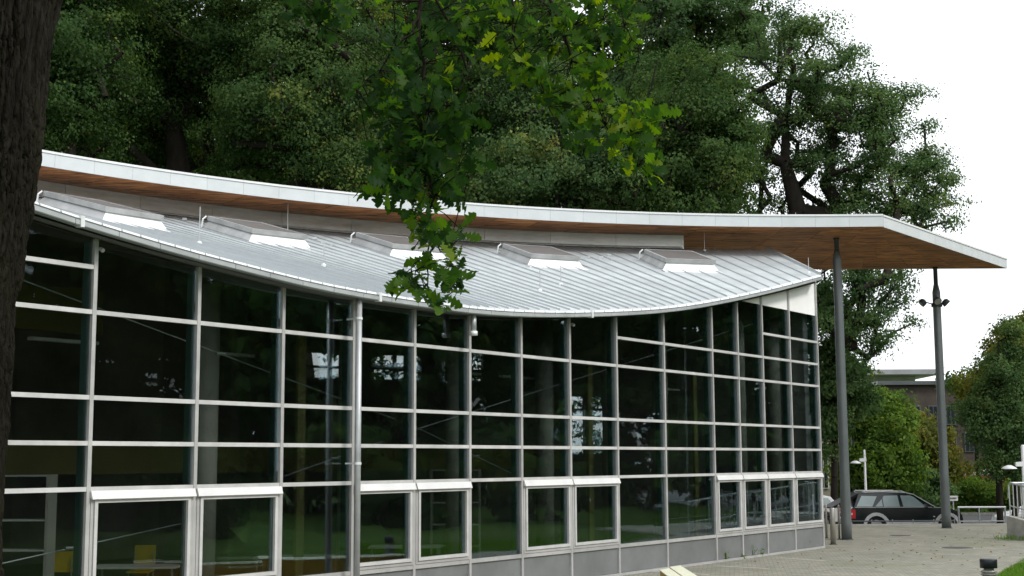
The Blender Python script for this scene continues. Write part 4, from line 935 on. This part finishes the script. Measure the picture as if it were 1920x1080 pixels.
# the big spreading oak right of the middle
tree('oak_tree', 'tall spreading oak above the right end of the canopy against white sky', (at(1412, 864, 60)[0], 60, -.66),
     [pb(1500, 170, 60, 150, 150, 3.6, 9), pb(1600, 250, 60, 130, 120, 3.4, 7), pb(1655, 375, 60, 150, 95, 3.2, 7.5), pb(1450, 330, 61, 120, 110, 3, 5), pb(1475, 75, 60, 85, 60, 2.5, 2.5), pb(1600, 520, 58.5, 95, 60, 2, 2.6), pb(1640, 610, 58, 55, 70, 1.4, 1.3), pb(1580, 590, 58, 50, 80, 1.5, 1.4), pb(1690, 560, 58.5, 45, 60, 1.2, .9), pb(1725, 330, 60, 45, 60, 1.2, .9), pb(1715, 175, 60, 25, 30, .5, .25), pb(1735, 230, 60, 18, 28, .4, .15), pb(1650, 640, 58, 30, 45, .8, .4), pb(1650, 190, 60, 75, 65, 2.2, 2.2), pb(1735, 340, 60, 45, 60, 1.6, 1.2)],
     420, 'leaf_oak', 11, .55, (.55, 1.15), .42, 20, 11, .125, top=tuple(at(1490, 120, 60)), group='big trees behind the hall')
tree('oak_tree', 'olive-tinged oak in front of the tall oak, right of the hanging leaves', (at(1290, 864, 55)[0], 55, -.66),
     [pb(1290, 190, 55, 110, 110, 3, 6), pb(1330, 300, 55, 100, 90, 3, 5), pb(1230, 340, 55, 90, 80, 3, 4), pb(1360, 230, 55, 60, 80, 2.2, 2), pb(1300, 400, 55, 120, 60, 3, 3)],
     250, 'leaf_olive', 12, .35, (.6, 1.1), .5, 22, 11, .135, group='big trees behind the hall')
tree('oak_tree', 'dark tall oak whose top leaves the frame above the olive one', (at(1300, 864, 68)[0], 68, -.66),
     [pb(1290, 20, 68, 130, 110, 4, 7), pb(1250, 160, 68, 130, 100, 4, 5), pb(1380, 60, 68, 60, 80, 3, 2), pb(1330, 300, 68, 120, 110, 4, 4), pb(1300, -120, 68, 100, 90, 4, 4)],
     260, 'leaf_oak', 13, .45, (.8, 1.5), .5, 22, 11, .18, group='big trees behind the hall')
tree('oak_tree', 'green leafy tree behind the lowest part of the canopy edge', (at(1050, 864, 54)[0], 54, -.66),
     [pb(1050, 270, 54, 130, 110, 3.2, 6), pb(960, 340, 53, 120, 80, 3, 4), pb(1130, 330, 54, 90, 80, 3, 4), pb(1000, 180, 55, 120, 80, 3, 4)],
     250, 'leaf_oak', 14, .35, (.6, 1.15), .55, 22, 11, .135, group='big trees behind the hall', tvar=.2)
base_l = tree('oak_tree', 'dense dark tree behind the hanging leaf spray', (at(800, 864, 57)[0], 57, -.66),
     [pb(800, 80, 57, 170, 150, 4.5, 7), pb(860, 240, 56, 150, 120, 4, 5), pb(740, 260, 56, 130, 120, 4, 5), pb(800, -110, 57, 160, 110, 4.5, 5), pb(950, 60, 58, 120, 120, 4, 4)],
     330, 'leaf_dark', 15, .5, (.8, 1.5), .5, 24, 13, .135, group='big trees behind the hall')
tree('oak_tree', 'dark tree with yellowish outer leaves left of the hanging spray', (at(560, 864, 50)[0], 50, -.66),
     [pb(560, 180, 50, 150, 110, 3.5, 6), pb(640, 280, 50, 110, 90, 3, 4), pb(480, 260, 51, 110, 80, 3, 3), pb(600, 60, 51, 140, 100, 3.5, 5), pb(520, -60, 52, 140, 100, 4, 4)],
     300, 'leaf_olive', 16, .45, (.7, 1.4), .5, 24, 13, .122, group='big trees behind the hall', tvar=.22)
tree('oak_tree', 'very dark tree with bare crooked limbs left of the olive tree', (at(330, 864, 53)[0], 53, -.66),
     [pb(330, 70, 53, 170, 110, 4, 6), pb(210, 180, 52, 120, 110, 3.5, 4), pb(420, 120, 54, 120, 120, 3.5, 4), pb(330, -90, 54, 180, 90, 4, 5), pb(300, 250, 55, 140, 70, 3.5, 2.5)],
     300, 'leaf_dark', 17, .5, (.8, 1.5), .5, 24, 13, .13, group='big trees behind the hall')
tree('oak_tree', 'blue-green tree directly beside the near trunk', (at(140, 864, 46)[0], 46, -.03),
     [pb(150, 110, 46, 100, 130, 3, 5), pb(110, 230, 46, 110, 70, 3, 4), pb(60, 60, 47, 140, 150, 4, 5), pb(170, -60, 47, 150, 100, 3.5, 4)],
     250, 'leaf_dark', 18, .4, (.7, 1.4), .5, 24, 13, .125, group='big trees behind the hall')
# second row closing most of the gaps
for k, (px, py, Y, lab) in enumerate(((180, 300, 66, 'leftmost tree of the dim back row behind the hall'), (460, 330, 70, 'back row tree low behind the crooked limbs'), (690, 330, 72, 'back row tree left behind the hanging spray'), (960, 300, 74, 'back row tree right behind the hanging spray'), (1170, 330, 76, 'back row tree left of the olive oak'))):
    tree('back_row_tree', lab, (at(px, 864, Y)[0], Y, -.66), [pb(px, py-60, Y, 170, 110, 4, 5), pb(px-40, py-230, Y, 180, 120, 4, 5), pb(px+40, py+60, Y, 170, 90, 4, 4)],
         200, 'leaf_dark', 30+k, .4, (1.1, 1.9), .65, 22, 10, .30, group='dim trees behind the first row')
# low leafy trees between the hall corner and the road
tree('leafy_tree', 'bright leafy tree between the hall corner and the near column', (at(1560, 864, 62)[0], 62, -.66), [pb(1560, 640, 62, 45, 130, 1.6, 4), pb(1600, 730, 62, 50, 60, 1.5, 2), pb(1555, 780, 62, 40, 70, 1.2, 2)], 110, 'leaf_oak', 41, .16, (.4, .8), .7, 18, 11, .17)
tree('leafy_tree', 'light green maple behind the black car roof', (at(1650, 864, 66)[0], 66, -.66), [pb(1655, 820, 66, 60, 75, 2, 5), pb(1630, 880, 66, 60, 45, 2, 3), pb(1660, 760, 66, 35, 30, 1.2, 1.2), pb(1690, 880, 66, 50, 45, 1.8, 3)], 130, 'leaf_maple', 42, .14, (.4, .8), .7, 20, 11, .18)
tree('leafy_tree', 'yellowing bushy tree between the two canopy columns', (at(1735, 864, 71)[0], 71, -.66), [pb(1725, 830, 71, 55, 45, 2, 4), pb(1745, 880, 71, 60, 45, 2, 4), pb(1700, 790, 71, 30, 30, 1.2, 1)], 95, 'leaf_yellow', 43, .16, (.4, .8), .7, 20, 11, .19)
tree('leafy_tree', 'dark green young tree with slim trunk by the guard rail', (at(1868, 864, 51.9)[0], 51.9, -.66), [pb(1882, 720, 51.9, 42, 70, 1.2, 3.5), pb(1845, 790, 51.9, 48, 45, 1.2, 2.4), pb(1900, 810, 51.9, 42, 60, 1.2, 2.6), pb(1888, 870, 51.9, 50, 34, 1.2, 2.2), pb(1895, 640, 51.9, 30, 40, .8, 1.0), pb(1815, 770, 51.9, 18, 24, .6, .4)], 120, 'leaf_oak', 44, .13, (.28, .52), .65, 18, 10, .115, tvar=.2, top=tuple(at(1874, 640, 51.9)))
tree('leafy_tree', 'second slim-trunked tree just right of the guard rail tree', (at(1893, 864, 54)[0], 54, -.66), [pb(1930, 740, 54, 60, 90, 1.6, 4), pb(1905, 820, 54, 50, 60, 1.4, 3)], 90, 'leaf_oak', 45, .14, (.35, .7), .7, 20, 11, .15)
tree('leafy_tree', 'tree turning orange at its top at the right edge', (at(1925, 864, 74)[0], 74, -.66), [pb(1915, 680, 74, 75, 80, 2.5, 5), pb(1850, 720, 74, 45, 45, 1.5, 1.6), pb(1930, 620, 74, 50, 40, 1.6, 1.6)], 120, 'leaf_yellow', 46, .2, (.5, .9), .7, 20, 11, .2, tvar=.24)
tree('leafy_tree', 'thin twiggy tree top left of the orange tree', (at(1830, 864, 80)[0], 80, -.66), [pb(1815, 720, 80, 50, 30, 1.5, 2), pb(1835, 760, 80, 45, 30, 1.5, 2)], 40, 'leaf_olive', 47, .12, (.4, .8), .6, 9, 7, .18)
for k, (px, py, Y, rx, ry, m_, lab) in enumerate(((1815, 925, 77.5, 45, 28, 'leaf_maple', 'broad yellow-green shrub behind the white sign'), (1868, 930, 78, 40, 26, 'leaf_maple', 'yellow-green shrub behind the guard rail tree'), (1735, 925, 68, 45, 36, 'leaf_oak', 'dark green shrub just ahead of the black car'), (1690, 905, 69, 55, 35, 'leaf_maple', 'leafy shrub behind the black car bonnet'), (1910, 925, 79, 30, 26, 'leaf_maple', 'shrub behind the white car at the right edge'), (1605, 900, 68, 40, 45, 'leaf_oak', 'shrub behind the street lamp pole'))):
    tree('shrub', lab, (at(px, 864, Y)[0], Y, -.66), [pb(px, py, Y, rx, ry, 1.4)], 46, m_, 60+k, .05, (.3, .6), .75, 18, 10, .15, cat='shrub', group='shrubs beyond the road')
# the wood on the right, outside the picture but mirrored in the glass
rng = np.random.default_rng(90); bl_ = []
for k in range(11):
    y = -18+k*9.0; bl_ += [((44+rng.uniform(-3, 5), y, 9), (6, 6, 8)), ((52, y+4, 7), (6, 6, 8)), ((47, y+2, 2.5), (5, 6, 3))]
bl_ += [((28, y, 1.8), (2.5, 5, 2.6)) for y in (14, 22, 30, 38, 46)]
bl_ += [((60, -24+k*10, 11), (5, 7, 11)) for k in range(11)]
bl_ += [((44+k*8, 86-k*2, 5), (6, 5, 7)) for k in range(3)]+[((-33-k*5, 52-k*6, 8), (6, 6, 9)) for k in range(3)]
cl = sample_blobs(bl_, 2700, rng); P, nn, uu, ln, wd, ti = foliage(cl, rng, (1.3, 2.4), .75, 12, 9, .75, (46, 25, 4))
o = bpy.data.objects.new('wood', leaf_mesh('wood', P, nn, uu, ln, wd, ti, 'leaf_dark')); col.objects.link(o)
rng = np.random.default_rng(91); cl = sample_blobs([((-24+k*6, 60+abs(k-3)*1.0, 4.0), (4, 3, 5.2)) for k in range(6)], 330, rng); P, nn, uu, ln, wd, ti = foliage(cl, rng, (.7, 1.3), .8, 12, 9, .26, (-8, 60, 1))
o2 = bpy.data.objects.new('undergrowth', leaf_mesh('undergrowth', P, nn, uu, ln, wd, ti, 'leaf_oak')); col.objects.link(o2)  # foliage added here to darken the view through the back windows
tag(o2, 'leafy undergrowth added behind the hall to dim its back windows', 'undergrowth', kind='stuff')
tag(o, 'dark wood beyond the frame, seen only as dim green mirrored in the glazing', 'wood', kind='stuff')

# ------------------------------------------------------------------ the near oak: trunk, limbs, hanging spray
oak = thing('near_oak', 'near oak with rough dark trunk at the left edge and hanging leafy branch', 'tree', (-2.45, 5.5, .76))
Yt = 5.5
ctl = [(1.0, -2.47, .45), (1.5, -2.44, .42), (1.94, -2.43, .385), (2.32, -2.43, .38), (3.05, -2.42, .395), (3.6, -2.38, .42), (4.25, -2.39, .47), (5.2, -2.2, .50), (6.5, -2.05, .46), (8, -1.9, .36), (10.5, -1.7, .2)]
cz = [c[0] for c in ctl]
TH = np.radians(np.concatenate([np.linspace(-166, 34, 560, endpoint=False), np.linspace(34, 194, 60, endpoint=False)])); na_ = len(TH)
V = []; zs = np.concatenate([np.linspace(.7, 1.7, 20), np.linspace(1.71, 4.6, 250), np.linspace(4.65, 10.5, 30)])
for z in zs:
    cx = np.interp(z, cz, [c[1] for c in ctl]); r = np.interp(z, cz, [c[2] for c in ctl])
    if z < 1.1: r += (1.1-z)*.5
    for th in TH:
        ct, st_ = math.cos(th), math.sin(th)
        w1 = noise.noise(Vector((ct*4, st_*4, z*2.2))); w2 = noise.noise(Vector((ct*13+7, st_*13, z*5.5))); w3 = noise.noise(Vector((ct*26, st_*26+3, z*17)))
        sv = abs(math.sin(th*34+w1*3.2+w2*2.6))          # plates between furrows
        brk = max(0, 1-abs(noise.noise(Vector((ct*11, st_*11, z*11+w1*3))))*7)   # cross cracks
        rr = r-.045*(1-min(1, sv*1.5))**1.3-.014*brk+.014*w2+.010*w3
        V.append((cx+ct*rr, Yt+st_*rr, z))
nz_ = len(zs)
Fc = [(j*na_+k, j*na_+(k+1) % na_, (j+1)*na_+(k+1) % na_, (j+1)*na_+k) for j in range(nz_-1) for k in range(na_)]
obj('trunk', V, Fc, 'bark', oak, True)
def limb(pts, r0, r1):
    P = [at(*p) for p in pts]; Q = []
    for i in range(len(P)-1):
        for f in np.linspace(0, 1, 4)[:-1]: Q.append(P[i]+(P[i+1]-P[i])*f)
    Q.append(P[-1]); n = len(Q); rl = np.random.default_rng(len(pts)); 
    Q = [q+rl.normal(0, .008, 3) for q in Q]
    MB().tube(Q, [r0+(r1-r0)*i/(n-1) for i in range(n)], 7).build('branch', 'twig', oak, True)
    return Q
# heavy limb over the frame
MB().tube([(-2.1, 5.5, 6.0), (-1.5, 5.9, 6.3), (-.6, 6.4, 6.1), (.4, 6.7, 5.6), (1.2, 6.8, 5.3)], [.16, .14, .10, .07, .04], 10).build('limb', 'bark', oak, True)
stems = [limb([(786, -170, 6.5), (792, -20, 6.5), (786, 40, 6.5), (792, 120, 6.45), (800, 210, 6.45), (797, 300, 6.4), (812, 370, 6.4), (806, 410, 6.4), (805, 460, 6.4), (800, 540, 6.4)], .012, .003),
         limb([(788, 20, 6.5), (770, 60, 6.45), (735, 95, 6.4), (700, 140, 6.4), (672, 170, 6.4)], .007, .002),
         limb([(786, -60, 6.5), (830, 20, 6.6), (860, 80, 6.7), (880, 140, 6.7), (840, 220, 6.6), (830, 290, 6.6), (880, 330, 6.5)], .008, .002),
         limb([(1020, -150, 6.9), (1030, -10, 6.9), (1050, 60, 6.9), (1075, 110, 6.9), (1115, 130, 6.9), (1125, 190, 6.9), (1160, 235, 6.9), (1210, 250, 6.9), (1262, 240, 6.9)], .010, .002),
         limb([(1125, 190, 6.9), (1135, 240, 6.8), (1180, 280, 6.8), (1195, 330, 6.8)], .005, .002),
         limb([(1050, 50, 6.9), (1130, 40, 7.0), (1180, 60, 7.0), (1200, 100, 7.0)], .005, .002),
         limb([(960, -60, 6.8), (960, 20, 6.8), (970, 90, 6.8), (1010, 150, 6.8), (1030, 200, 6.8)], .006, .002),
         limb([(610, -120, 6.2), (600, -10, 6.2), (590, 30, 6.2), (600, 55, 6.2)], .006, .002),
         limb([(806, 470, 6.4), (770, 505, 6.35), (735, 525, 6.35)], .004, .0015),
         limb([(803, 440, 6.4), (840, 480, 6.4), (860, 520, 6.4), (850, 560, 6.4)], .004, .0015)]
SN = np.array([q for s in stems for q in s])
# leaf blade meshes (three variants), length 1
prof = [(0, .012), (.09, .025), (.16, .10), (.21, .16), (.28, .06), (.35, .18), (.41, .25), (.48, .085), (.56, .24), (.62, .315), (.69, .12), (.76, .23), (.82, .27), (.88, .13), (.94, .14), (1.0, .01)]
def leaf_blade(name, seed, m='leaf_near', tint=.5):
    rl = np.random.default_rng(seed); V = []; n = len(prof)
    ca, cb = rl.uniform(-.25, .25), rl.uniform(.1, .35)
    for i, (t, w_) in enumerate(prof):
        z = -cb*t*t+.03*math.sin(t*9+seed); wl, wr_ = w_*rl.uniform(.82, 1.18), w_*rl.uniform(.82, 1.18); x = t+ca*0
        bend = ca*t*t*.4; fz = .10
        V += [(x-.04*(w_ > .2), bend-wl, z+fz*wl*2+rl.normal(0, .012)), (x, bend, z), (x-.04*(w_ > .2), bend+wr_, z+fz*wr_*2+rl.normal(0, .012))]
    Fc = []
    for i in range(n-1):
        b = 3*i; Fc += [(b, b+1, b+4, b+3), (b+1, b+2, b+5, b+4)]
    return np.array(V), Fc
blades = [leaf_blade('leaf', k) for k in range(4)]
rng = np.random.default_rng(5)
LB = [(600, 12, 45, 32, 24, 6.2), (560, 0, 30, 15, 8, 6.2), (640, 20, 22, 30, 8, 6.2),
      (700, 150, 40, 45, 24, 6.4), (740, 190, 55, 60, 46, 6.4), (770, 110, 60, 50, 34, 6.45), (790, 210, 80, 70, 70, 6.45), (740, 280, 55, 50, 46, 6.4), (800, 300, 75, 55, 62, 6.4), (720, 345, 35, 22, 14, 6.35), (780, 355, 60, 26, 34, 6.4), (845, 330, 30, 30, 16, 6.45), (850, 130, 50, 45, 26, 6.6), (890, 285, 18, 26, 7, 6.5), (850, 220, 40, 50, 24, 6.6), (830, 60, 50, 40, 22, 6.6),
      (720, 8, 60, 16, 12, 6.6), (840, 5, 60, 25, 22, 6.7), (930, 15, 60, 35, 30, 6.8), (900, 40, 45, 30, 14, 6.75), (980, 60, 50, 45, 26, 6.8), (1000, 130, 50, 45, 26, 6.8), (950, 120, 50, 30, 14, 6.8), (1030, 170, 40, 40, 16, 6.85),
      (1060, 20, 60, 45, 34, 6.9), (1130, 30, 55, 45, 34, 7.0), (1170, 70, 30, 40, 16, 7.0), (1090, 110, 60, 50, 40, 6.9), (1130, 160, 50, 50, 34, 6.9), (1070, 190, 50, 45, 24, 6.9), (1110, 230, 55, 45, 28, 6.9), (1155, 270, 40, 30, 16, 6.85), (1190, 225, 35, 30, 14, 6.9), (1225, 235, 40, 25, 18, 6.9), (1200, 290, 35, 35, 18, 6.85), (1215, 210, 20, 20, 6, 6.9),
      (812, 425, 38, 28, 20, 6.4), (775, 400, 20, 15, 5, 6.4), (860, 430, 26, 22, 8, 6.4), (800, 480, 22, 40, 14, 6.4), (845, 480, 26, 35, 12, 6.4), (745, 525, 26, 14, 7, 6.35), (765, 520, 22, 22, 7, 6.35), (800, 530, 28, 20, 10, 6.4), (850, 520, 18, 35, 10, 6.4), (835, 555, 20, 16, 4, 6.4)]
leaves = []; TA, TB = [], []
for (px, py, rx, ry, cnt, Y) in LB:
    k = 0; cnt = int(cnt*1.55)
    while k < cnt:
        g = min(cnt-k, int(rng.integers(2, 5))); u, v = rng.normal(0, .5, 2)
        u, v = np.clip(u, -1, 1), np.clip(v, -1, 1)
        c = at(px+u*rx, py+v*ry, Y+rng.normal(0, .22)); d = SN-c; j = int(np.argmin((d**2).sum(1)+np.maximum(0, -d[:, 2])*.05)); s0 = SN[j]
        TA.append(s0); TB.append(c)
        for _ in range(g):
            ax = (c-s0)/(np.linalg.norm(c-s0)+1e-6)*.5+rng.normal(0, .75, 3)+np.array([0, 0, -.35]); ax /= np.linalg.norm(ax)
            nr_ = rng.normal(0, .8, 3)+np.array([0, -.25, .45]); nr_ -= ax*(nr_@ax); nr_ /= np.linalg.norm(nr_)
            sz = rng.uniform(.06, .128); leaves.append((c+rng.normal(0, .012, 3), ax, nr_, sz, int(rng.integers(0, 4)), np.clip(rng.normal(.29 if px < 900 and py < 390 else .50, .2), 0, 1)))  # darker mean tint in the upper left mass: shade put into leaf colour
        k += g
TA, TB = np.array(TA), np.array(TB); off = np.array(oak.location)
mid = (TA+TB)/2+np.array([0, 0, .012])
o = bpy.data.objects.new('twigs', tube_mesh('twigs', np.concatenate([TA, mid])-off, np.concatenate([mid, TB])-off, np.full(2*len(TA), .003), np.full(2*len(TA), .002), 'twig', 5)); col.objects.link(o); o.parent = oak; o['kind'] = 'stuff'
leaves.sort(key=lambda l: -l[3]); big, rest = leaves[:290], leaves[290:]
shared = []
for k in range(4):
    for tv in (.15, .4, .6, .95):
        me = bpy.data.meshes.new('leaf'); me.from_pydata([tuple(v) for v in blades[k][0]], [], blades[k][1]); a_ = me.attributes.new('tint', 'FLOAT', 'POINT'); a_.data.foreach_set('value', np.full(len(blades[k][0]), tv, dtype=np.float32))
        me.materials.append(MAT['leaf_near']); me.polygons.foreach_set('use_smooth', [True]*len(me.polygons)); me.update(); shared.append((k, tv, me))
def leaf_matrix(l):
    p, ax, nn, sz = l[:4]; y = np.cross(nn, ax)
    return np.stack([ax*sz, y*sz, nn*sz], 1), p
for l in big:
    cand = [m_ for m_ in shared if m_[0] == l[4]]; me = min(cand, key=lambda q: abs(q[1]-l[5]))[2]
    Rm, p = leaf_matrix(l); o = bpy.data.objects.new('leaf', me); col.objects.link(o); o.parent = oak
    p = p-off; o.matrix_local = Matrix(((Rm[0, 0], Rm[0, 1], Rm[0, 2], p[0]), (Rm[1, 0], Rm[1, 1], Rm[1, 2], p[1]), (Rm[2, 0], Rm[2, 1], Rm[2, 2], p[2]), (0, 0, 0, 1)))
V = []; Fc = []; ti = []
for l in rest:
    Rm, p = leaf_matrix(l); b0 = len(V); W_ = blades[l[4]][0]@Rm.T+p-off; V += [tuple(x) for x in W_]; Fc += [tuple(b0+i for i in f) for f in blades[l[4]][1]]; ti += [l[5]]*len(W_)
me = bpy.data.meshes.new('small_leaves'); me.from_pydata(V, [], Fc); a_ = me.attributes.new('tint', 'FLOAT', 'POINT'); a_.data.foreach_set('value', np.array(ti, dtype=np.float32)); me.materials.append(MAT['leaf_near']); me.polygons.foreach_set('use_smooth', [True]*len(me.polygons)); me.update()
o = bpy.data.objects.new('small_leaves', me); col.objects.link(o); o.parent = oak; o['kind'] = 'stuff'
# crown above the picture
rng = np.random.default_rng(77); cl = sample_blobs([((-2.5, 2.0, 10.0), (5.5, 4.5, 3.2)), ((-6, 5, 9.4), (3.5, 4.5, 2.6))], 120, rng)
cl = np.array([c for c in cl if c[2]-1.3 > CAMZ+.345*max(c[1]+1.3, 0)+.2])
A, B, ra, rb = skeleton((-2.05, 5.5, 6.4), (-1.6, 5.2, 11.5), cl, .3, rng)
o = bpy.data.objects.new('upper_branches', tube_mesh('upper_branches', A-off, B-off, ra, rb, 'bark')); col.objects.link(o); o.parent = oak
P, nn, uu, ln, wd, ti = foliage(cl, rng, (.7, 1.1), .6, 20, 10, .16, (-1.5, 5, 8))
o = bpy.data.objects.new('crown', leaf_mesh('crown', P-off, nn, uu, ln, wd, ti, 'leaf_near')); col.objects.link(o); o.parent = oak; o['kind'] = 'stuff'

# ------------------------------------------------------------------ weeds and grass
def weed(px, py, h, n, lab, seed):
    P = atz(px, py, 0.0); t = thing('weed', lab, 'weed', P, 'weeds along the hall base'); rw = np.random.default_rng(seed); V = []; Fc = []; mb = MB()
    pts = []
    for k in range(n):
        a = rw.uniform(0, 6.28); d = np.array([math.cos(a), math.sin(a), 0])*rw.uniform(.1, .5); T_ = P+d*h+np.array([0, 0, h*rw.uniform(.5, 1)])
        mb.tube([P, (P+T_)/2+np.array([0, 0, .1*h]), T_], [.006, .005, .003], 5)
        for q in range(3): pts.append((P+(T_-P)*rw.uniform(.35, 1)+rw.normal(0, .03, 3)))
    mb.build('stem', 'grass_blade', t)
    pts = np.array(pts); m = len(pts)
    me = leaf_mesh('leaf_tuft', pts-P, rw.normal(0, 1, (m, 3))+[0, 0, .8], rw.normal(0, 1, (m, 3)), rw.uniform(.06, .11, m), rw.uniform(.02, .04, m), rw.uniform(.2, 1, m), 'leaf_maple')
    o = bpy.data.objects.new('leaves', me); col.objects.link(o); o.parent = t
for px, py, h, n, lab in ((1509, 1030, .42, 7, 'tallest weed by the last base panel near the corner'), (1363, 1052, .25, 5, 'small yellowish weed under the first narrow window'), (1411, 1045, .30, 4, 'thin weed under the second narrow window'), (1429, 1043, .16, 5, 'low weed under the third narrow window'), (1396, 1048, .12, 4, 'tiny flat weed between the first two narrow windows')):
    weed(px, py, h, n, lab, px)
def grass(poly_pts, n, h, nm, seed, z=-.055):
    rw = np.random.default_rng(seed); (x0, x1, y0, y1), test = poly_pts; X = rw.uniform(x0, x1, n); Y = rw.uniform(y0, y1, n); k = test(X, Y); X, Y = X[k], Y[k]; m = len(X)
    hh = rw.uniform(.5, 1.2, m)*h; C_ = np.stack([X, Y, ground_z(X, Y)+hh*.4 if z is None else np.full(m, z)+hh*.4], 1)
    me = leaf_mesh(nm, C_, np.stack([rw.normal(0, 1, m), rw.normal(-.6, .8, m), np.full(m, .15)], 1), np.stack([rw.normal(0, .3, m), rw.normal(0, .3, m), np.ones(m)], 1), hh, np.full(m, .014), rw.uniform(0, 1, m), 'grass_blade')
    o = bpy.data.objects.new(nm, me); col.objects.link(o); return o
edge = lambda X, Y: (X > 9.75+(Y-28.5)*.5+.03)
tag(grass(((9, 15, 26.0, 34.5), edge), 30000, .13, 'grass', 1), 'short bright lawn grass in the lower right corner', 'grass', kind='stuff')
tag(grass(((14.2, 15.6, 40.5, 42.0), lambda X, Y: (np.hypot((X-14.85)/.55, (Y-41.3)/.5) < 1)), 420, .20, 'grass', 2, 0.0), 'ragged tuft of grass at the foot of the stair wall', 'grass', kind='stuff')
tag(grass(((10, 40, 75.9, 77.2), lambda X, Y: X > 0), 9000, .16, 'grass', 3, -.65), 'green verge between the road and the shrubs', 'grass', kind='stuff')

# fallen leaves on the paving
rw = np.random.default_rng(8); n = 260; X = rw.uniform(5, 17, n); Y = rw.uniform(30, 50.5, n); k = ((X-F0[0])*FN[0]+(Y-F0[1])*FN[1] < -.3) & (X > 8.6-(45-Y)*.6); X, Y = X[k], Y[k]; n = len(X)
me = leaf_mesh('fallen_leaves', np.stack([X, Y, np.full(n, .012)], 1), rw.normal(0, .25, (n, 3))+[0, 0, 1], rw.normal(0, 1, (n, 3)), rw.uniform(.05, .11, n), rw.uniform(.03, .06, n), rw.uniform(.4, 1, n), 'leaf_yellow')
o = bpy.data.objects.new('fallen_leaves', me); col.objects.link(o); tag(o, 'scattered fallen leaves on the paving', 'leaves', kind='stuff')
